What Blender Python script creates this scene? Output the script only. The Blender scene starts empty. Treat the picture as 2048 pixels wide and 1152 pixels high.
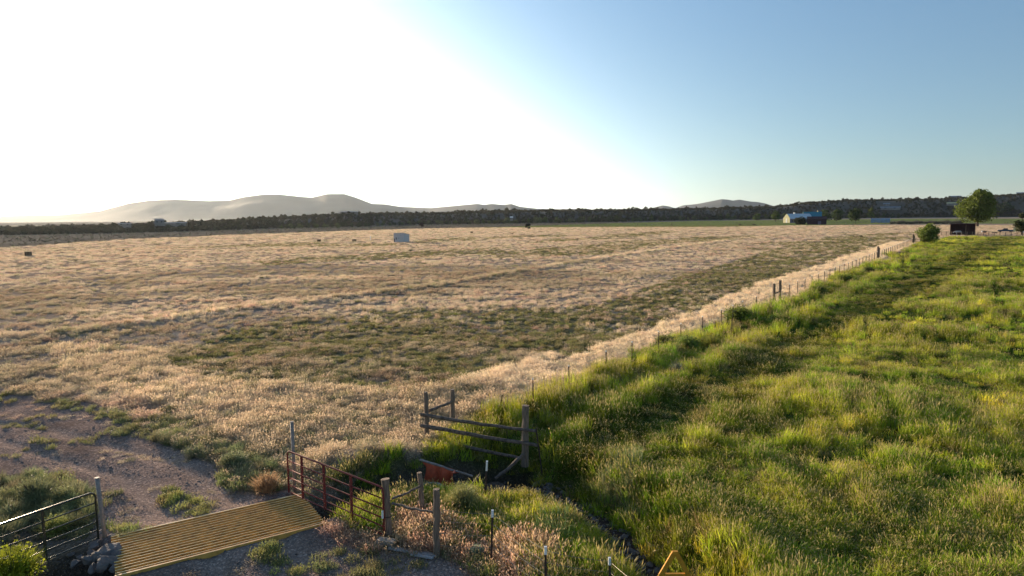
import bpy, math, random
import numpy as np
from mathutils import Vector, Matrix
R = math.radians
C = bpy.context.scene.collection
sc = bpy.context.scene
# ------------------------------------------------------------------ camera
CAM_H = 8.3; FPX = 1365.0
PITCH = math.atan((576-434)/FPX); ROLL = math.atan(18/2048)
_f = np.array([0, math.cos(PITCH), -math.sin(PITCH)]); _r = np.array([1., 0, 0]); _u = np.array([0, math.sin(PITCH), math.cos(PITCH)])
U2 = math.cos(ROLL)*_u+math.sin(ROLL)*_r; R2 = math.cos(ROLL)*_r-math.sin(ROLL)*_u
cd = bpy.data.cameras.new('camera'); cam = bpy.data.objects.new('camera', cd); C.objects.link(cam)
cd.sensor_width = 36; cd.lens = 36*FPX/2048; cd.clip_start = 0.1; cd.clip_end = 40000
M = Matrix(((R2[0], U2[0], -_f[0], 0), (R2[1], U2[1], -_f[1], 0), (R2[2], U2[2], -_f[2], CAM_H), (0, 0, 0, 1)))
cam.matrix_world = M; sc.camera = cam
# ------------------------------------------------------------------ sun, sky, exposure
SUN_AZ, SUN_EL = -40.0, 7.5          # degrees from +Y (negative = left), elevation
sd = Vector((math.sin(R(SUN_AZ))*math.cos(R(SUN_EL)), math.cos(R(SUN_AZ))*math.cos(R(SUN_EL)), math.sin(R(SUN_EL))))
sl = bpy.data.lights.new('sun', 'SUN'); sl.energy = 5.0; sl.angle = R(0.6); sl.color = (1.0, 0.77, 0.53)
so = bpy.data.objects.new('sun', sl); so.rotation_euler = sd.to_track_quat('Z', 'Y').to_euler(); C.objects.link(so)
w = bpy.data.worlds.new('World'); sc.world = w; w.use_nodes = True
nt = w.node_tree; nt.nodes.clear(); N = nt.nodes.new; L = nt.links.new
def math_(op, a, b=None, c=None, tree=None):
    t = tree or nt
    n = t.nodes.new('ShaderNodeMath'); n.operation = op
    for i, v in enumerate((a, b, c)):
        if v is None: continue
        if isinstance(v, (int, float)): n.inputs[i].default_value = v
        else: t.links.new(v, n.inputs[i])
    return n.outputs[0]
sky = N('ShaderNodeTexSky'); sky.sky_type = 'NISHITA'; sky.sun_disc = False; sky.sun_elevation = R(SUN_EL); sky.sun_rotation = R(SUN_AZ)
sky.altitude = 1500; sky.air_density = 1.0; sky.dust_density = 0.3; sky.ozone_density = 1.2
tc = N('ShaderNodeTexCoord'); nrm = N('ShaderNodeVectorMath'); nrm.operation = 'NORMALIZE'; L(tc.outputs['Generated'], nrm.inputs[0])
dot = N('ShaderNodeVectorMath'); dot.operation = 'DOT_PRODUCT'; L(nrm.outputs[0], dot.inputs[0]); dot.inputs[1].default_value = sd
sep = N('ShaderNodeSeparateXYZ'); L(nrm.outputs[0], sep.inputs[0])
hd = N('ShaderNodeVectorMath'); hd.operation = 'DOT_PRODUCT'; L(nrm.outputs[0], hd.inputs[0]); hd.inputs[1].default_value = (math.sin(R(SUN_AZ)), math.cos(R(SUN_AZ)), 0)
half = math_('MULTIPLY', math_('ADD', hd.outputs['Value'], 1.0), 0.5)
zpos = math_('MAXIMUM', sep.outputs['Z'], 0.0)
AUR, BAND, SKYST = 0.40, 0.11, 0.104
aur = math_('MULTIPLY', math_('POWER', math_('MAXIMUM', dot.outputs['Value'], 0.0), 11.0), AUR)
gd = N('ShaderNodeVectorMath'); gd.operation = 'DOT_PRODUCT'; L(nrm.outputs[0], gd.inputs[0]); gd.inputs[1].default_value = (-.516, .476, -.713)
band = math_('MINIMUM', math_('MULTIPLY', math_('POWER', 2.718, math_('MULTIPLY_ADD', gd.outputs['Value'], 12.5, -.295*12.5)), BAND), 0.46)
band = math_('ADD', band, math_('MINIMUM', math_('MULTIPLY', math_('POWER', 2.718, math_('MULTIPLY_ADD', gd.outputs['Value'], 5.0, -.295*5.0)), 0.05), 0.08))
warmk = math_('MULTIPLY', math_('POWER', math_('MAXIMUM', dot.outputs['Value'], 0.0), 45.0), math_('POWER', 2.718, math_('MULTIPLY', zpos, -22.0)))
wcol = N('ShaderNodeCombineXYZ'); wcol.inputs[0].default_value = .94; L(math_('MULTIPLY_ADD', warmk, -.25, .98), wcol.inputs[1]); L(math_('MULTIPLY_ADD', warmk, -1.0, .92), wcol.inputs[2])
low = math_('MINIMUM', math_('MULTIPLY_ADD', zpos, 1.6, 0.40), 1.0)      # thick air near the horizon dims the clear sky
def bg(col, st_socket=None, st=1.0):
    b = N('ShaderNodeBackground')
    if isinstance(col, tuple): b.inputs['Color'].default_value = (*col, 1)
    else: L(col, b.inputs['Color'])
    if st_socket is not None: L(st_socket, b.inputs['Strength'])
    else: b.inputs['Strength'].default_value = st
    return b.outputs[0]
tv = N('ShaderNodeVectorMath'); tv.operation = 'MULTIPLY'; L(sky.outputs[0], tv.inputs[0]); tv.inputs[1].default_value = (0.82, 0.98, 1.10)
a1 = N('ShaderNodeAddShader'); L(bg(tv.outputs[0], math_('MULTIPLY', low, SKYST)), a1.inputs[0]); L(bg(wcol.outputs[0], aur), a1.inputs[1])
a2 = N('ShaderNodeAddShader'); L(a1.outputs[0], a2.inputs[0]); L(bg(wcol.outputs[0], band), a2.inputs[1])
a3 = N('ShaderNodeAddShader'); L(a2.outputs[0], a3.inputs[0]); L(bg((0.45, 0.62, 1.0), math_('MULTIPLY', math_('POWER', 2.718, math_('MULTIPLY', zpos, -7.0)), 0.115)), a3.inputs[1])
wo = N('ShaderNodeOutputWorld'); L(a3.outputs[0], wo.inputs['Surface'])
sc.view_settings.view_transform = 'Standard'; sc.view_settings.look = 'None'; sc.view_settings.exposure = 1.0; sc.view_settings.gamma = 1
sc.render.engine = 'CYCLES'
sc.cycles.max_bounces = 5; sc.cycles.diffuse_bounces = 2; sc.cycles.transmission_bounces = 3; sc.cycles.volume_bounces = 0; sc.cycles.transparent_max_bounces = 4

# ------------------------------------------------------------------ helpers
def ray(px, py): return _f+(px-1024)/FPX*R2-(py-576)/FPX*U2
def gp(px, py, z=0.0):
    d = ray(px, py); t = (z-CAM_H)/d[2]; return Vector((d[0]*t, d[1]*t, z))
def at_dist(px, D, z=0.0):           # a point on the bearing of column px, D metres away on the ground
    d = ray(px, 430); k = math.hypot(d[0], d[1]); return Vector((d[0]/k*D, d[1]/k*D, z))
def hor(px): return 434-(px-1024)*18/2048
def hash2(ix, iy, s):
    n = (ix.astype(np.int64)*374761393+iy.astype(np.int64)*668265263+s*974634777) & 0x7fffffff
    n = ((n ^ (n >> 13))*1274126177) & 0x7fffffff
    n = ((n ^ (n >> 11))*668265263) & 0x7fffffff
    return ((n ^ (n >> 16)) & 0xffffff)/float(0xffffff)
def vn(x, y, sc_, s=0):
    x = np.asarray(x, float)/sc_; y = np.asarray(y, float)/sc_
    ix = np.floor(x); iy = np.floor(y); fx = x-ix; fy = y-iy
    fx = fx*fx*(3-2*fx); fy = fy*fy*(3-2*fy)
    a = hash2(ix, iy, s); b = hash2(ix+1, iy, s); c = hash2(ix, iy+1, s); d = hash2(ix+1, iy+1, s)
    return (a*(1-fx)+b*fx)*(1-fy)+(c*(1-fx)+d*fx)*fy
def fbm(x, y, sc_, s=0, o=3):
    t = 0; amp = 1; tot = 0
    for i in range(o):
        t = t+amp*vn(np.asarray(x)+i*17.3, np.asarray(y)-i*9.1, sc_/2**i, s+i*31); tot += amp; amp *= .5
    return t/tot
def sstep(a, b, v): t = np.clip((v-a)/(b-a), 0, 1); return t*t*(3-2*t)
def inpoly(x, y, P):
    x = np.asarray(x); y = np.asarray(y); c = np.zeros(x.shape, bool); n = len(P); j = n-1
    for i in range(n):
        xi, yi = P[i]; xj, yj = P[j]
        if yi != yj:
            c ^= ((yi > y) != (yj > y)) & (x < (xj-xi)*(y-yi)/(yj-yi)+xi)
        j = i
    return c
def dline(x, y, P):                  # distance to a polyline
    d = np.full(np.shape(x), 1e9)
    for (ax, ay), (bx, by) in zip(P[:-1], P[1:]):
        vx, vy = bx-ax, by-ay; l2 = vx*vx+vy*vy
        t = np.clip(((x-ax)*vx+(y-ay)*vy)/l2, 0, 1)
        d = np.minimum(d, np.hypot(x-ax-t*vx, y-ay-t*vy))
    return d
def G(*pts): return [tuple(gp(a, b)[:2]) for a, b in pts]

# ---- the plan of the place, on the ground in metres
FD = np.array([0.5659, 0.8245]); F0 = np.array([0.9, 28.8])      # pasture fence line
fence_d = lambda x, y: (x-F0[0])*FD[1]-(y-F0[1])*FD[0]            # + = right of the fence
fence_t = lambda x, y: (x-F0[0])*FD[0]+(y-F0[1])*FD[1]
CREEK = [(6.5, 6), (4.6, 12), (3.5, 16.5), (3.0, 19), (1.3, 22), (-0.2, 23.8), (1.2, 26.5), (3.6, 29.8), (8.6, 36.8), (20.5, 53), (45, 88), (75, 131)]
DITCH = [(-0.2, 23.8), (-2.4, 22.2), (-4.6, 20.3), (-7.2, 17.8), (-11, 15.1), (-16, 12.5), (-26, 8)]
GRAVEL = G((-300, 745), (0, 770), (110, 800), (230, 812), (300, 860), (400, 925), (470, 965), (530, 990), (600, 992), (680, 1044), (745, 1105), (860, 1122), (960, 1150), (1040, 1200), (1100, 1400), (-400, 1500), (-500, 900))
WEEDL = G((-400, 985), (-40, 950), (70, 948), (130, 960), (165, 985), (195, 1040), (212, 1085), (230, 1150), (255, 1300), (-600, 1300))
PALE = G((300, 700), (420, 760), (640, 775), (840, 790), (990, 745), (1120, 705), (1100, 770), (1040, 800), (860, 885), (840, 905), (700, 900), (590, 960), (500, 900), (360, 830), (150, 760), (60, 690))
OLIVE = G((300, 720), (420, 670), (640, 640), (880, 615), (1150, 625), (1330, 590), (1500, 545), (1660, 505), (1830, 467), (1870, 464), (1800, 482), (1560, 545), (1370, 605), (1240, 655), (1080, 715), (990, 745), (850, 790), (640, 772), (450, 762))
PAST = G((1052, 812), (1300, 692), (1440, 650), (1550, 606), (1760, 518), (1850, 482), (1893, 474), (2500, 470), (4200, 520), (3500, 1500), (1500, 1500), (1080, 1500), (1035, 1110), (930, 1050), (850, 1015), (700, 1080), (640, 1010), (700, 950), (830, 920), (850, 885), (930, 850), (985, 818))
STREAKS = [G((480, 527), (700, 508), (900, 497), (1010, 492), (1010, 500), (860, 512), (700, 524), (540, 532)),
           G((930, 505), (1150, 490), (1330, 478), (1500, 470), (1520, 476), (1340, 492), (1160, 505), (980, 518)),
           G((1040, 487), (1250, 466), (1330, 462), (1330, 468), (1180, 480)), G((300, 500), (520, 487), (780, 486), (800, 490), (560, 495)),
           G((820, 483), (1000, 474), (1080, 470), (1100, 474), (960, 481), (830, 488)), G((1500, 500), (1640, 478), (1780, 466), (1830, 466), (1720, 492), (1560, 530))]
SAGEFLAT = [tuple(at_dist(px, D)[:2]) for px, D in ((-900, 300), (-300, 265), (0, 268), (250, 345), (500, 405), (700, 470), (850, 530), (960, 545), (1060, 640), (1400, 1000), (1550, 1200), (1400, 2500), (-900, 2500))]
GREENFAR = [tuple(at_dist(px, D)[:2]) for px, D in ((960, 545), (1200, 520), (1450, 500), (1600, 560), (1800, 640), (2048, 640), (2400, 640), (2400, 1100), (1800, 1250), (1400, 1050), (1250, 850), (1060, 640))]
TRACK = G((-300, 700), (150, 663), (500, 617), (860, 575), (1180, 520), (1450, 481), (1560, 470))
CLEAR = G((856, 930), (935, 915), (1000, 905), (1050, 925), (1062, 960), (1010, 985), (950, 975), (900, 990), (866, 975))
def zones(x, y):
    wx = x+(fbm(x, y, 2.2, 5)-.5)*1.3+(fbm(x, y, 14, 8)-.5)*np.clip(np.hypot(x, y)/18-1, 0, 6)
    wy = y+(fbm(x, y, 2.2, 6)-.5)*1.3+(fbm(x, y, 14, 9)-.5)*np.clip(np.hypot(x, y)/18-1, 0, 6)
    z = {}
    z['past'] = inpoly(wx, wy, PAST) & (fence_d(x, y) > -.9+1.6*(fbm(x, y, 5, 77)-.5)) | ((fence_d(x, y) < 0) & (fence_t(x, y) < 3) & inpoly(wx, wy, PAST))
    z['grav'] = inpoly(wx, wy, GRAVEL) & ~inpoly(wx, wy, WEEDL)
    z['weedl'] = inpoly(wx, wy, WEEDL)
    fd = fence_d(x, y); ft = fence_t(x, y)
    swid = 3.2+np.clip(ft, 0, 60)*.045+1.4*(fbm(x, y, 6, 15)-.5)
    z['strip'] = (fd < .6) & (fd > -swid) & (ft > -3) & (ft < 205) & ~z['past']
    z['pale'] = inpoly(wx, wy, PALE) | z['strip'] | ((fd < -.3) & (fd > -4) & (np.abs(ft) < 6) & ~z['past'])
    ol = sum(inpoly(wx+(fbm(x, y, 7, 120+k)-.5)*9, wy+(fbm(x, y, 7, 130+k)-.5)*9+k-1.5, OLIVE).astype(float) for k in range(4))/4
    ol = np.maximum(ol, ((fd < -swid) & (fd > -swid-6-ft*.09) & (ft > 0) & (ft < 200))*1.0)
    for S in STREAKS: ol = np.maximum(ol, inpoly(x+(fbm(x, y, 25, 18)-.5)*25, y+(fbm(x, y, 25, 19)-.5)*25, S)*.85)
    ol = ol*(.25+.75*sstep(.30, .55, .6*fbm(x, y, 3.5, 41)+.4*fbm(x, y, 1.1, 42)))
    z['olive'] = np.where(z['pale'], 0, ol)
    z['sage'] = inpoly(wx, wy, SAGEFLAT); z['gfar'] = inpoly(wx, wy, GREENFAR)
    z['creek'] = dline(x, y, CREEK[:6]); z['ditch'] = dline(x, y, DITCH); z['creek2'] = dline(x, y, CREEK[5:])
    z['clear'] = inpoly(wx, wy, CLEAR)
    z['track'] = dline(x, y, TRACK)
    return z
def height(x, y):
    x = np.asarray(x, float); y = np.asarray(y, float)
    D = np.hypot(x, y)
    h = (fbm(x, y, 9, 1)-.5)*.22*np.clip(D/40, .25, 1)+(fbm(x, y, 2.1, 2)-.5)*.12
    z = zones(x, y)
    h = np.where(z['past'], h+(fbm(x, y, 5.5, 3)-.5)*.35, h)
    h = np.where(z['grav'], h*.25+(fbm(x, y, .8, 4)-.5)*.03, h)
    c = z['creek']+(fbm(x, y, 1.5, 12)-.5)*.5
    h = h-1.05*(1-sstep(.45, 2.0, c))
    h = h-.22*(1-sstep(.2, 1.5, z['creek2']))
    d = z['ditch']+(fbm(x, y, 1.5, 13)-.5)*.3
    h = h-.95*(1-sstep(.45, 1.12, d))
    h = np.where(z['clear'], np.minimum(h, -.55), h)
    h = h+.13*np.exp(-(z['track']/1.1)**2)
    EDG = [[(-10.6, 16.9), (-6.4, 19.7)], [(-9.0, 15.0), (-4.8, 17.75)]]; ed = np.minimum(dline(x, y, EDG[0]), dline(x, y, EDG[1]))
    h = np.where(z['grav'], h+.10*np.exp(-(ed/.7)**2)*sstep(.9, 1.25, d), h)
    # the mound of spoil behind the red gate
    h = h+.55*np.exp(-(((x+4.6)/1.8)**2+((y-22.6)/1.0)**2))
    # wheel ruts of the lane
    t = dline(x, y, [(-4.2, 13.4), (-7.6, 17.5), (-12, 22), (-20, 26.5), (-40, 30)])
    h = h-np.where(z['grav'], .10*np.exp(-((t-.85)/.28)**2), 0)
    h = np.where(D > 700, h-(D-700)*0.0, h)
    return h
def hz(x, y): return float(height(np.array([x]), np.array([y]))[0])
def onp(px, py, z=0.0):              # a point on the real ground seen at that place of the picture
    p = gp(px, py, z)
    for _ in range(4): p = gp(px, py, hz(p.x, p.y)+z)
    return p

def tag(o, label=None, cat=None, group=None, kind=None):
    if label: o['label'] = label
    if cat: o['category'] = cat
    if group: o['group'] = group
    if kind: o['kind'] = kind
    return o
def empty(name, loc, rz=0, label=None, cat=None, group=None):
    o = bpy.data.objects.new(name, None); C.objects.link(o); o.location = loc; o.rotation_euler.z = rz
    return tag(o, label, cat, group)
def mesh_np(name, V, F, mat=None, smooth=False, fl=None):
    me = bpy.data.meshes.new(name); V = np.asarray(V, np.float32); F = np.asarray(F, np.int32)
    me.vertices.add(len(V)); me.vertices.foreach_set('co', V.ravel())
    k = F.shape[1]; me.loops.add(F.size); me.loops.foreach_set('vertex_index', F.ravel())
    me.polygons.add(len(F)); me.polygons.foreach_set('loop_start', np.arange(0, F.size, k, dtype=np.int32))
    try: me.polygons.foreach_set('loop_total', np.full(len(F), k, np.int32))
    except Exception: pass
    if smooth: me.polygons.foreach_set('use_smooth', np.ones(len(F), bool))
    me.update(calc_edges=True)
    if mat: me.materials.append(mat)
    return me
class MB:
    def __init__(s): s.v = []; s.f = []
    def quadbox(s, P):               # 8 points: bottom 4, top 4
        b = len(s.v); s.v += [tuple(p) for p in P]
        for q in ((3, 2, 1, 0), (4, 5, 6, 7), (0, 1, 5, 4), (1, 2, 6, 5), (2, 3, 7, 6), (3, 0, 4, 7)): s.f.append([b+i for i in q])
        return s
    def box(s, c, d, rz=0.0):
        hx, hy, hh = d[0]/2, d[1]/2, d[2]/2; cs, sn = math.cos(rz), math.sin(rz); P = []
        for zz in (-hh, hh):
            for ax, ay in ((-hx, -hy), (hx, -hy), (hx, hy), (-hx, hy)):
                P.append((c[0]+ax*cs-ay*sn, c[1]+ax*sn+ay*cs, c[2]+zz))
        return s.quadbox(P)
    def bar(s, a, b, wd, ht, up=(0, 0, 1)):
        a = Vector(a); b = Vector(b); d = (b-a).normalized(); sd_ = d.cross(Vector(up)).normalized(); u = sd_.cross(d)
        P = []
        for q in (a, b): P.append([q+sd_*wd/2-u*ht/2, q-sd_*wd/2-u*ht/2, q-sd_*wd/2+u*ht/2, q+sd_*wd/2+u*ht/2])
        return s.quadbox(P[0]+P[1])
    def tube(s, pts, rad, n=8, jitter=0.0, rs=0, cap=True):
        rnd = random.Random(rs); pts = [Vector(p) for p in pts]; b = len(s.v)
        if not isinstance(rad, (list, tuple)): rad = [rad]*len(pts)
        for i, p in enumerate(pts):
            d = (pts[min(i+1, len(pts)-1)]-pts[max(i-1, 0)]).normalized()
            ref = Vector((0, 0, 1)) if abs(d.z) < .9 else Vector((1, 0, 0))
            a = d.cross(ref).normalized(); c = d.cross(a)
            for k in range(n):
                t = 2*math.pi*k/n; r_ = rad[i]*(1+jitter*(rnd.random()-.5))
                s.v.append(tuple(p+a*math.cos(t)*r_+c*math.sin(t)*r_))
        for i in range(len(pts)-1):
            for k in range(n): s.f.append([b+i*n+k, b+i*n+(k+1) % n, b+(i+1)*n+(k+1) % n, b+(i+1)*n+k])
        if cap: s.f.append([b+k for k in range(n)][::-1]); s.f.append([b+(len(pts)-1)*n+k for k in range(n)])
        return s
    def build(s, name, mat, parent=None, loc=None, smooth=False):
        me = bpy.data.meshes.new(name); me.from_pydata(s.v, [], s.f); me.materials.append(mat)
        if smooth:
            for p in me.polygons: p.use_smooth = len(p.vertices) == 4
        me.update(); o = bpy.data.objects.new(name, me); C.objects.link(o)
        if parent: o.parent = parent
        if loc is not None: o.location = loc
        return o
def copy_tree(o, parent=None):
    c = o.copy(); C.objects.link(c); c.parent = parent
    for ch in list(o.children): copy_tree(ch, c)
    return c

# ------------------------------------------------------------------ materials
def mat(name, col, rough=.7, metal=0.0, var=.25, nscale=8.0, bump=.0, bscale=40.0, stretch=None, col2=None):
    m = bpy.data.materials.new(name); m.use_nodes = True; t = m.node_tree; p = t.nodes['Principled BSDF']
    p.inputs['Roughness'].default_value = rough; p.inputs['Metallic'].default_value = metal
    tcn = t.nodes.new('ShaderNodeTexCoord'); mp = t.nodes.new('ShaderNodeMapping'); t.links.new(tcn.outputs['Object'], mp.inputs[0])
    if stretch: mp.inputs['Scale'].default_value = stretch
    nz = t.nodes.new('ShaderNodeTexNoise'); nz.inputs['Scale'].default_value = nscale; nz.inputs['Detail'].default_value = 5; t.links.new(mp.outputs[0], nz.inputs['Vector'])
    cr = t.nodes.new('ShaderNodeValToRGB'); cr.color_ramp.elements[0].position = .3; cr.color_ramp.elements[1].position = .7
    c2 = col2 or tuple(min(1, c*(1+var)) for c in col)
    cr.color_ramp.elements[0].color = (*[c*(1-var) for c in col], 1); cr.color_ramp.elements[1].color = (*c2, 1)
    t.links.new(nz.outputs['Fac'], cr.inputs[0]); t.links.new(cr.outputs[0], p.inputs['Base Color'])
    if bump:
        nb = t.nodes.new('ShaderNodeTexNoise'); nb.inputs['Scale'].default_value = bscale; nb.inputs['Detail'].default_value = 4; t.links.new(mp.outputs[0], nb.inputs['Vector'])
        bn = t.nodes.new('ShaderNodeBump'); bn.inputs['Strength'].default_value = bump; bn.inputs['Distance'].default_value = .02
        t.links.new(nb.outputs['Fac'], bn.inputs['Height']); t.links.new(bn.outputs[0], p.inputs['Normal'])
    return m
def leafmat(name, transl=.45, instancer=True, col=(.1, .15, .03), head=(.50, .40, .16), nscale=2.0, headk=1.0):
    m = bpy.data.materials.new(name); m.use_nodes = True; t = m.node_tree; t.nodes.clear()
    out = t.nodes.new('ShaderNodeOutputMaterial'); mx = t.nodes.new('ShaderNodeMixShader'); mx.inputs[0].default_value = transl
    df = t.nodes.new('ShaderNodeBsdfPrincipled'); df.inputs['Roughness'].default_value = .6; df.inputs['Specular IOR Level'].default_value = .25; tr = t.nodes.new('ShaderNodeBsdfTranslucent')
    if instancer:
        a = t.nodes.new('ShaderNodeAttribute'); a.attribute_type = 'INSTANCER'; a.attribute_name = 'tint'; c = a.outputs['Color']
    else:
        nz = t.nodes.new('ShaderNodeTexNoise'); nz.inputs['Scale'].default_value = nscale; tcn = t.nodes.new('ShaderNodeTexCoord'); t.links.new(tcn.outputs['Object'], nz.inputs['Vector'])
        cr = t.nodes.new('ShaderNodeValToRGB'); cr.color_ramp.elements[0].position = .35; cr.color_ramp.elements[1].position = .65
        cr.color_ramp.elements[0].color = (*[v*.6 for v in col], 1); cr.color_ramp.elements[1].color = (*[v*1.35 for v in col], 1)
        t.links.new(nz.outputs['Fac'], cr.inputs[0]); c = cr.outputs[0]
    h = t.nodes.new('ShaderNodeAttribute'); h.attribute_name = 'head'
    mc = t.nodes.new('ShaderNodeMix'); mc.data_type = 'RGBA'; t.links.new(math_('MULTIPLY', h.outputs['Fac'], headk, tree=t), mc.inputs[0]); t.links.new(c, mc.inputs[6]); mc.inputs[7].default_value = (*head, 1)
    t.links.new(mc.outputs[2], df.inputs['Base Color']); t.links.new(mc.outputs[2], tr.inputs['Color'])
    t.links.new(df.outputs[0], mx.inputs[1]); t.links.new(tr.outputs[0], mx.inputs[2]); t.links.new(mx.outputs[0], out.inputs[0])
    return m
M_GRASS = leafmat('grass_blades', .40)
M_TAN = leafmat('dry_grass_blades', .5, head=(.74, .57, .40), headk=.45)
M_TREEI = leafmat('far_leaves', .25)
M_WOOD = mat('weathered_wood', (.20, .14, .10), .85, var=.45, nscale=5, stretch=(6, 6, .6), bump=.6, bscale=25)
M_LOG = mat('bark_log', (.13, .095, .075), .9, var=.5, nscale=9, bump=.8, bscale=30)
M_RED = mat('red_tube_paint', (.17, .022, .018), .75, var=.35, nscale=14)
M_GREENP = mat('dark_green_tube_paint', (.030, .036, .026), .3, var=.4, nscale=12)
M_PIPE = mat('grey_pipe', (.27, .22, .19), .6, .1, var=.3, nscale=10)
M_YEL = mat('yellow_steel', (.62, .33, .075), .36, var=.25, nscale=6)
M_SIGNY = mat('orange_yellow_paint', (.55, .25, .015), .8, var=.15)
M_STEEL = mat('rusty_steel_post', (.055, .032, .025), .7, .2, var=.3)
M_WHITE = mat('white_paint', (.8, .8, .78), .5, var=.05)
M_WIRE = mat('fence_wire', (.22, .19, .16), .4, .8, var=.2)
M_ROCK = mat('field_stone', (.15, .125, .115), .9, var=.4, nscale=4, bump=.8, bscale=14)
M_TRUNK = mat('trunk_bark', (.12, .09, .07), .9, var=.4)

# ------------------------------------------------------------------ ground sheet
def axis(c0, lo, hi, step, g, fl, fh):
    a = list(np.arange(fl, fh, step)); s = step; v = a[-1]
    while v < hi: s *= g; v += s; a.append(v)
    s = step; v = fl; b = []
    while v > lo: s *= g; v -= s; b.append(v)
    return np.array(b[::-1]+a)
gx = axis(0, -11500, 11500, .17, 1.022, -16, 12); gy = axis(0, -11500, 11500, .17, 1.016, 13, 32)
gy = gy[(gy > 0) | (np.arange(len(gy)) % 4 == 0)]
X, Y = np.meshgrid(gx, gy); nx, ny = len(gx), len(gy)
Xf, Yf = X.ravel(), Y.ravel()
Z = height(Xf, Yf); D_ = np.hypot(Xf, Yf); Z = np.where(D_ > 900, 0, Z)
zz = zones(Xf, Yf)
def zone_col(x, y, z):
    n = fbm(x, y, 1.4, 21)[:, None]; n2 = fbm(x, y, 12, 22)[:, None]
    tan = np.array([.46, .36, .27])*(.75+.5*n); dirt = np.array([.20, .155, .12])
    c = tan*.6+dirt*.4
    bare = sstep(.52, .66, fbm(x, y, 4, 25))[:, None]*.35
    c = c*(1-bare)+dirt*1.1*bare
    pale = np.array([.58, .44, .29])*(.8+.4*n)
    c = np.where(z['pale'][:, None], pale, c)
    ol = np.array([.20, .165, .085])*(.6+.8*n)
    o = z['olive'][:, None]; c = c*(1-o)+ol*o
    gr = np.array([.060, .085, .016])*(.6+.8*n2); c = np.where(z['past'][:, None], gr, c)
    grav = np.array([.245, .18, .150])*(.8+.4*sstep(.35, .65, fbm(x, y, 3, 29))[:, None])*(.85+.3*n); c = np.where(z['grav'][:, None], grav, c)
    wl = np.array([.15, .12, .09])*(.7+.6*n); c = np.where(z['weedl'][:, None], wl, c)
    sg = np.array([.24, .20, .15])*(.7+.6*n2); c = np.where(z['sage'][:, None], sg, c)
    gf = np.array([.20, .23, .08])*(.75+.5*n2); c = np.where(z['gfar'][:, None], gf, c)
    tr = (.7*np.exp(-(z['track']/1.0)**2))[:, None]; c = c*(1-tr)+np.array([.55, .42, .26])*tr
    tt = dline(x, y, [(-4.2, 13.4), (-7.6, 17.5), (-12, 22), (-20, 26.5), (-40, 30)]); ru = (np.exp(-((tt-.85)/.34)**2)*z['grav']*(.4+.6*fbm(x, y, 1.2, 27)))[:, None]; c = c*(1-ru)+np.array([.36, .27, .22])*ru
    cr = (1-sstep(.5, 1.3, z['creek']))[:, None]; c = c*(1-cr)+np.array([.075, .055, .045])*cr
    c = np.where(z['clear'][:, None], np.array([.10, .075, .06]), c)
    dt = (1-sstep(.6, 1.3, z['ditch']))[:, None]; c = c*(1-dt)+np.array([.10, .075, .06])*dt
    return c
idx = np.arange(nx*ny).reshape(ny, nx)
F = np.stack([idx[:-1, :-1], idx[:-1, 1:], idx[1:, 1:], idx[1:, :-1]], -1).reshape(-1, 4)
M_GROUND = bpy.data.materials.new('ground_soil'); M_GROUND.use_nodes = True
t = M_GROUND.node_tree; p = t.nodes['Principled BSDF']; p.inputs['Roughness'].default_value = 1; p.inputs['Specular IOR Level'].default_value = 0
a = t.nodes.new('ShaderNodeAttribute'); a.attribute_name = 'soil'; tcn = t.nodes.new('ShaderNodeTexCoord')
n1 = t.nodes.new('ShaderNodeTexNoise'); n1.inputs['Scale'].default_value = 9; n1.inputs['Detail'].default_value = 8; n1.inputs['Roughness'].default_value = .7; t.links.new(tcn.outputs['Object'], n1.inputs['Vector'])
v1 = t.nodes.new('ShaderNodeTexVoronoi'); v1.inputs['Scale'].default_value = 22; t.links.new(tcn.outputs['Object'], v1.inputs['Vector'])
k1 = math_('MULTIPLY_ADD', n1.outputs['Fac'], 1.7, .15, tree=t)
vs = t.nodes.new('ShaderNodeSeparateColor'); t.links.new(v1.outputs['Color'], vs.inputs[0])
k2 = math_('MULTIPLY_ADD', math_('POWER', vs.outputs[0], 5.0, tree=t), .9, .85, tree=t)
n3 = t.nodes.new('ShaderNodeTexNoise'); n3.inputs['Scale'].default_value = .35; n3.inputs['Detail'].default_value = 6; n3.inputs['Roughness'].default_value = .65; t.links.new(tcn.outputs['Object'], n3.inputs['Vector'])
k3 = math_('MULTIPLY_ADD', n3.outputs['Fac'], .9, .55, tree=t)
kk = math_('MULTIPLY', math_('MULTIPLY', k1, k2, tree=t), k3, tree=t)
vm = t.nodes.new('ShaderNodeVectorMath'); vm.operation = 'SCALE'; t.links.new(a.outputs['Color'], vm.inputs[0]); t.links.new(kk, vm.inputs['Scale'])
t.links.new(vm.outputs[0], p.inputs['Base Color'])
hgt = math_('ADD', n1.outputs['Fac'], math_('MULTIPLY', v1.outputs['Distance'], -.7, tree=t), tree=t)
b1 = t.nodes.new('ShaderNodeBump'); b1.inputs['Strength'].default_value = .8; b1.inputs['Distance'].default_value = .05; t.links.new(hgt, b1.inputs['Height'])
t.links.new(b1.outputs[0], p.inputs['Normal'])
gm = mesh_np('ground', np.stack([Xf, Yf, Z], 1), F, M_GROUND, smooth=True)
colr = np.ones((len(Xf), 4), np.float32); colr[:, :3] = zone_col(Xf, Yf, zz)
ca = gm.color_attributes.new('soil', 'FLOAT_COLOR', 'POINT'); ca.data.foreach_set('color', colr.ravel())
go = bpy.data.objects.new('ground', gm); C.objects.link(go); tag(go, kind='structure')

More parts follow.
